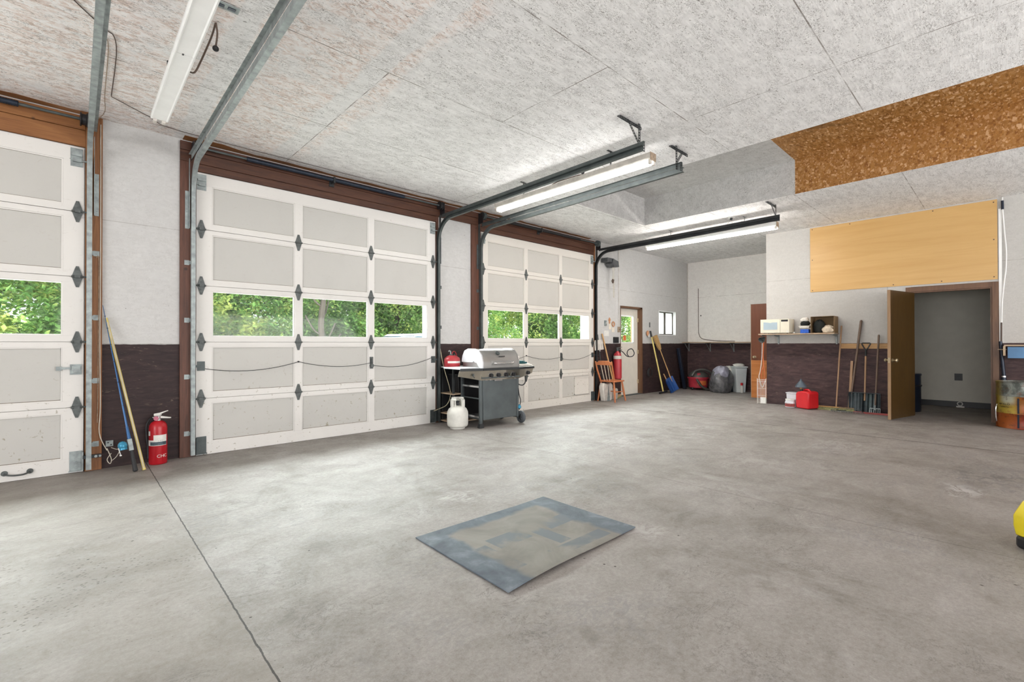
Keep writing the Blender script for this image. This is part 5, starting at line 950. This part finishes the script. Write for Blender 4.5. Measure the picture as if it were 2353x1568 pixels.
crumple('bundle', 'dark cloth bundle stuffed in the cardboard box', 'bundle', (8.93, -3.60, 1.3865), (.085, .09, .13), 'cloth_black', 61); crumple('cloth', 'cream folded cloth spilling from the cardboard box', 'cloth', (8.89, -3.75, 1.3865), (.09, .085, .07), 'cloth_cream', 62, lump=.9)
# ---------------- board ledge and leaning tools
struct(MB().box(9.095, 9.1195, -4.60, -3.885, 1.10, 1.19).build('trim_14', 'pine', bevel=.002))
t, L_ = lean('push_broom', 'push broom with green-yellow bristles leaning below the right end of the shelf', 'broom', (8.93, -3.85, .05), (9.085, -3.905, 1.51)); MB().tube([(0, 0, 0), (0, 0, .75), (0, 0, .76), (0, 0, L_)], [.012, .012, .013, .013], 10).build('handle', 'handle_wood', t)
bh = MB(); bh.box(-.02, .02, -.27, .27, .045, .065); b2 = bh.build('broom_head', 'straw', None, bevel=.004); b2.parent = t; b2.matrix_parent_inverse = Matrix.Identity(4)
b2.rotation_mode = 'QUATERNION'; b2.rotation_quaternion = t.rotation_quaternion.inverted(); b2.location = t.rotation_quaternion.inverted() @ Vector((-.03, 0, -.045))
br = MB(); br.prism([(-.03, .0), (.03, .0), (.022, .046), (-.022, .046)], -.275, .275, 'y'); br = br.build('bristles', 'bristle'); br.parent = t; br.rotation_mode = 'QUATERNION'; br.rotation_quaternion = t.rotation_quaternion.inverted(); br.location = t.rotation_quaternion.inverted() @ Vector((-.03, 0, -.049))
t, L_ = lean('wooden_stake', 'short square wooden stake leaning left of the dark shovel handle', 'stake', (9.04, -4.02, .0), (9.105, -4.055, .88)); MB().box(-.018, .018, -.018, .018, 0, L_).build('stake', 'handle_wood', t)
t, L_ = lean('flat_shovel', 'long dark handled scraper leaning diagonally over the black snow shovel', 'scraper', (8.93, -4.045, .02), (9.10, -4.19, 1.60)); MB().tube([(0, 0, .1), (0, 0, L_ * .5), (0, 0, L_ - .02), (0, 0, L_)], [.015, .017, .02, .012], 12).build('handle', 'handle_grey', t); m = MB(); m.box(-.03, .03, -.004, .004, -.01, .24); m.build('blade', 'black', t, bevel=.003)
t, L_ = lean('snow_shovel', 'wide black snow shovel with D-grip standing against the wainscot', 'shovel', (8.90, -4.262, .012), (9.07, -4.262, 1.19))
MB().cyl((0, 0, .20), (0, 0, L_ - .17), .014, n=10).build('shaft', 'handle_wood', t); q = L_
# local axes of this lean: x ~ out of wall tilt, y ~ world y
m = MB(); m.tube([(0, 0, q - .20), (0, 0, q - .12), (0, .02, q - .09), (0, .055, q - .02), (0, .06, q), (0, .05, q + .008), (0, -.05, q + .008), (0, -.06, q), (0, -.055, q - .02), (0, -.02, q - .09), (0, 0, q - .12)], .010, 8); m.cyl((0, 0, q - .22), (0, 0, q - .12), .017, n=10); m.build('d_grip', 'dark_metal', t)
m = MB(); n_ = 22; hw = .215
pr_ = []
for i in range(n_ + 1): y = -hw + 2 * hw * i / n_; pr_.append((-.008 * math.cos(i / n_ * 7 * 2 * PI) - .0, y))
back = [(p[0] + .005, p[1]) for p in pr_]
for i in range(n_):
    a, b = pr_[i], pr_[i + 1]; c_, d_ = back[i], back[i + 1]; zt = .33
    m._a([(a[0] - .01, a[1], 0), (b[0] - .01, b[1], 0), (b[0] - .0, b[1], zt), (a[0] - .0, a[1], zt), (c_[0] - .01, c_[1], 0), (d_[0] - .01, d_[1], 0), (d_[0], d_[1], zt), (c_[0], c_[1], zt)], [(0, 1, 2, 3), (5, 4, 7, 6), (0, 4, 5, 1), (3, 2, 6, 7), (0, 3, 7, 4), (1, 5, 6, 2)])
m.box(-.05, .0, -hw, hw, .325, .335)
for s_ in (-1, 1): m.prism([(-.012, 0), (-.002, 0), (.0, .335), (-.05, .335), (-.04, .2)], s_ * hw, s_ * (hw + .004), 'y')
m.build('scoop', 'shovel_black', t)
t, L_ = lean('garden_fork', 'grey handled garden fork leaning at the right end of the black snow shovel', 'fork', (8.86, -4.41, .012), (9.08, -4.437, 1.34)); MB().tube([(0, 0, .14), (0, 0, L_ - .02), (0, 0, L_)], [.014, .0155, .01], 10).build('handle', 'handle_grey', t); m = MB(); m.cyl((0, 0, .06), (0, 0, .2), .010, n=8); m.bar((0, -.07, .085), (0, .07, .085), .012, .012)
for y in (-.07, -.042, -.014, .014, .042, .07): m.bar((0, y, .085), (-.01, y, .0), .006, .008)
m.build('fork_head', 'galv', t)
t = thing('garden_rake', 'grey metal rake head with bent tines lying on the floor before the broom', 'rake', (8.66, -4.08, .0), math.radians(93)); m = MB(); m.bar((-.21, 0, .03), (.25, 0, .03), .012, .012)
for i in range(14): x = -.21 + i * .0345; m.tube([(x, 0, .03), (x, -.03, .025), (x - .005, -.045, .004)], [.004, .004, .002], 6)
m.build('tine_bar', 'steel_hinge', t); MB().tube(spl([(-.20, 0, .03), (-.16, .06, .08), (.0, .12, .10), (.06, .16, .11), (.12, .10, .09), (.24, .03, .04)], 5), .005, 8).build('bow', 'steel_hinge', t)
t = thing('metal_bar', 'reddish metal bar lying on the floor in front of the shovels', 'bar', (8.82, -4.42, 0), math.radians(-88)); MB().box(-.30, .33, -.012, .012, .0, .03).build('bar', 'rust_red', t, bevel=.003)
t = thing('curved_frame', 'bent dark steel rod leaning at the left edge of the black snow shovel', 'rod', (8.90, -4.0, .01)); MB().tube(spl([(.13, -.03, .30), (.03, -.03, .29), (0, -.02, .1), (-.02, -.01, .02), (-.06, .06, .01), (-.10, .12, .02)], 6), .006, 8).build('rod', 'black', t)
# ---------------- gas can, funnel, containers
t = thing('gas_can', 'bright red plastic gas can on the floor before the dark wainscot', 'gas can', (8.83, -3.44, 0), math.radians(-24))
m = MB(); m.prism([(-.12, .01), (.12, .01), (.13, .03), (.13, .27), (.11, .305), (.03, .325), (-.09, .325), (-.13, .30), (-.13, .03)], -.15, .11, 'x'); cb = m.build('can_body', 'red_plastic', t, bevel=.025)
m = MB(); m.tube(spl([(-.06, -.10, .30), (-.05, -.06, .345), (-.04, .02, .345), (-.03, .06, .32)], 5), .016, 10); m.build('handle', 'red_plastic', t); m = MB(); m.cyl((-.05, .08, .31), (-.055, .09, .35), .03, .022, n=14); m.build('cap', 'black', t); MB().cyl((-.055, .09, .345), (-.062, .10, .40), .018, n=12).build('spout', 'straw', t)
t = thing('funnel', 'blue-grey funnel turned upside down on the gas can spout', 'funnel', (8.82, -3.33, .385), 0); MB().lathe([(.088, .0), (.09, .006), (.088, .03), (.05, .085), (.018, .125), (.009, .155), (.006, .155), (.01, .12), (.045, .08), (.083, .028)], 24).build('cone', 'funnel_grey', t)
t = thing('storage_tub', 'clear plastic tub on the floor behind the red gas can', 'tub', (8.98, -3.20, 0), 0); m = MB(); m.prism([(-.12, 0), (.12, 0), (.135, .25), (-.135, .25)], -.09, .09, 'x'); m.build('tub_body', 'clear_plastic', t, bevel=.01); MB().box(-.10, .10, -.145, .145, .25, .27).build('lid', 'clear_plastic', t, bevel=.005)
t = thing('glass_jar', 'squat clear jar with reddish contents before the plastic tub', 'jar', (8.80, -3.16, 0)); MB().lathe([(.07, 0), (.085, .01), (.09, .09), (.075, .13), (.06, .14)], 22).build('jar_body', 'clear_plastic', t); m = MB(); wrap(m, .088, 120, 250, .02, .085); m.build('contents', 'rust_red', t); MB().lathe([(.08, .135), (.082, .155), (.0, .158)], 20).build('lid', 'label_white', t)
# ---------------- big plywood panel on the wall
t = thing('plywood_panel', 'large varnished birch plywood panel screwed to the wall above the wooden door', 'board', (RX, -4.632, 2.75)); MB().box(-.012, -.001, -1.218, 1.217, -.60, .598).build('sheet', 'birch_panel', t, bevel=.002)
for (y, z) in ((-1.18, .56), (-1.18, .0), (-1.18, -.56), (0, -.57), (.6, .57), (1.18, .0), (1.18, .57), (1.18, -.57), (-.5, .57), (-.6, -.57)): MB().cyl((-.0145, y, z), (-.012, y, z), .009, n=8).build('screw', 'cord_brown', t)
t = thing('wall_pipe', 'white painted flexible pipe running down the wall beside the plywood panel', 'pipe', (RX - .03, -5.905, 0)); MB().tube(spl([(.01, .0, 3.36), (0, .0, 3.2), (0, -.01, 3.0), (0, -.02, 2.8), (0, -.035, 2.55), (0, -.03, 2.3), (0, -.012, 2.1), (0, .01, 1.8), (0, .02, 1.5)], 5), .008, 10).build('pipe', 'exterior_white', t); MB().cyl((0, .02, 1.5), (0, .022, 1.19), .010, n=10).build('pipe_sleeve', 'cord_brown', t); MB().tube([(0, .002, 3.31), (0, 0, 3.18)], .016, 10).build('pipe_wrap', 'navy_tube', t)
t = thing('downpipe', 'black down pipe with chrome clamp behind the rusty drum', 'pipe', (RX - .035, -5.875, .62)); MB().tube([(0, .0, .60), (0, .0, .55), (0, -.03, .1), (0, -.03, .03)], [.02, .02, .022, .03], 12).build('pipe', 'navy_tube', t); MB().tube([(0, -.031, .07), (0, -.031, .09)], .03, 12).build('clamp', 'chrome', t); m = MB(); m.bar((-.02, .03, .48), (-.02, -.06, .48), .015, .012); m.build('bracket', 'shelf_wood', t)
t = thing('wall_bench', 'blue-topped fold-down bench with wood frame on the wall at the right edge', 'bench', (RX - .14, -6.15, 1.15)); m = MB(); m.box(-.04, .139, -.4, .24, .0, .02); m.box(-.04, .10, .225, .25, -.14, .0); m.build('frame', 'shelf_wood', t); MB().box(-.052, -.04, -.4, .205, -.175, -.012).build('front_board', 'bench_blue', t, bevel=.003)
# ---------------- rusty drum
g = G('drum_paint'); X, Y, Z = g.sep(); n = g.noise(5, 6, .65, .5); up_ = g.mt('ADD', Z, g.mt('MULTIPLY', g.mt('SUBTRACT', n, .5), .16))
up_ = g.mt('ADD', Z, g.mt('MULTIPLY', g.mt('SUBTRACT', n, .5), .04)); rg = g.sm(g.mt('ADD', g.mt('MULTIPLY', Y, -1), g.mt('MULTIPLY', n, .2)), -.04, .12)
mid = g.mix(rg, (.36, .26, .03), (.28, .06, .012)); mid = g.mix(g.sm(g.noise(6, 5, .65, 0, g.map(loc=(2, 2, 2))), .45, .62), mid, (.24, .10, .02)); mid = g.mix(g.mt('MULTIPLY', g.mt('MULTIPLY', g.sm(g.mt('ABSOLUTE', g.mt('SUBTRACT', Y, .15)), .10, .02), g.sm(up_, .30, .40)), .8), mid, (.50, .55, .48))  # pale spot on the yellow band is a highlight painted into the colour
low = g.mix(rg, (.34, .085, .015), (.20, .02, .012)); top = g.mix(g.sm(n, .42, .58), (.07, .08, .07), (.22, .24, .22)); top = g.mix(g.sm(Y, .19, .25), top, (.22, .16, .03))
col = g.mix(g.sm(up_, .205, .215), low, mid); col = g.mix(g.sm(up_, .445, .455), col, top); col = g.mix(g.mt('MULTIPLY', g.sm(g.noise(14, 5, .7), .52, .66), .65), col, (.10, .035, .015))
M['drum_paint'] = g.fin(col, .35, .2, g.bump(n, .2, .01), .5)
t = thing('steel_drum', 'rusty orange, yellow and grey steel drum beside the wooden door casing', 'drum', (8.795, -6.095, 0), math.radians(0)); pf = [(.265, 0), (.275, .004), (.27, .012)]
pf += [(.27, .20), (.276, .21), (.276, .216), (.27, .226), (.27, .44), (.276, .45), (.276, .456), (.27, .466), (.27, .635), (.276, .64), (.276, .65), (.268, .652), (.262, .635), (0, .635)]
MB().lathe(pf, 48).build('drum_body', 'drum_paint', t); m = MB(); wrap(m, .27, 167, 171, .02, .43, th=.004); m.build('seam_strap', 'navy_tube', t)
textmesh('APOLLO', .034, 'black', t, (0, 0, .335), (0, 0, math.radians(225)), 'drum_lettering', .2715, xs=1.15); textmesh('CANTS', .034, 'black', t, (0, 0, .298), (0, 0, math.radians(225)), 'drum_lettering', .2715, xs=1.15)
m = MB(); m.tube(spl([(-.10, .255, .32), (-.12, .27, .26), (-.118, .268, .15), (-.11, .26, .08)], 5), .007, 8); m.build('side_handle', 'chrome', t)
# barrel and small chain inside the back room
t = thing('storage_barrel', 'dark barrel in the unlit room behind the wooden door', 'barrel', (9.85, -4.66, 0)); MB().lathe([(.24, 0), (.245, .02), (.245, .43), (.255, .445), (.245, .46), (.245, .62), (.255, .64), (.25, .66), (0, .66)], 32).build('barrel_body', 'navy_tube', t); MB().lathe([(.247, .44), (.258, .445), (.258, .46), (.247, .465)], 32).build('hoop', 'black', t)
t = thing('wall_outlet', 'black outlet plate on the grey wall of the back room', 'outlet', (11.1, -5.31, .56)); MB().box(-.006, -.001, -.055, .055, -.065, .065).build('plate', 'black', t, bevel=.002); MB().box(-.010, -.006, -.02, .02, -.035, .035).build('receptacle', 'dark_metal', t)
t = thing('door_stop', 'small white key-shaped doorstop at the baseboard of the back room', 'doorstop', (11.05, -5.33, 0)); m = MB(); m.box(-.02, .01, -.06, .05, 0, .025); m.build('base', 'label_white', t); MB().tube([(0, .035 * math.cos(a * PI / 6), .065 + .035 * math.sin(a * PI / 6)) for a in range(13)], .009, 6).build('loop', 'label_white', t)
# yellow tool case cut by the right edge of the photo
t = thing('tool_case', 'yellow plastic case on a black base cut by the right edge of the photo', 'case', (3.115, -6.18, 0), math.radians(-43)); m = MB(); m.box(-.17, .17, -.12, .12, 0, .075); m.build('base', 'black', t, bevel=.02); m = MB(); m.prism([(-.165, .07), (.165, .07), (.18, .13), (.18, .19), (.15, .235), (.12, .275), (-.12, .275), (-.15, .235), (-.18, .19), (-.18, .13)], -.12, .12); m.build('shell', 'yellow_plastic', t, bevel=.01)
MB().tube(spl([(-.07, 0, .27), (-.06, 0, .31), (.06, 0, .31), (.07, 0, .27)], 5), .012, 10).build('handle', 'black', t)
# car outside
plain('car_silver', (.55, .60, .68), .25, .5); plain('car_glass', (.05, .07, .09), .1)
t = thing('car', 'silver car parked outside, only its roof showing in the middle door\'s third pane', 'car', (6.3, 5.3, -.06), math.radians(8)); t.scale = (1, 1, 1.065)
m = MB(); m.prism([(-2.1, .30), (2.15, .30), (2.2, .62), (2.0, .78), (1.1, .92), (-1.2, .92), (-2.05, .85), (-2.15, .6)], -.85, .85); m.build('body', 'car_silver', t, bevel=.05)
m = MB(); m.prism([(-1.5, .90), (1.2, .90), (.55, 1.38), (-.95, 1.38)], -.70, .70); m.build('windows', 'car_glass', t, bevel=.04); m = MB(); m.prism([(-.98, 1.375), (.58, 1.375), (.45, 1.43), (-.85, 1.43)], -.66, .66); m.build('roof', 'car_silver', t, bevel=.03)
for x in (-1.35, 1.35):
    for y in (-.78, .78): MB().cyl((x, y - .1, .32), (x, y + .1, .32), .32, n=24).build('wheel', 'black_rubber', t)
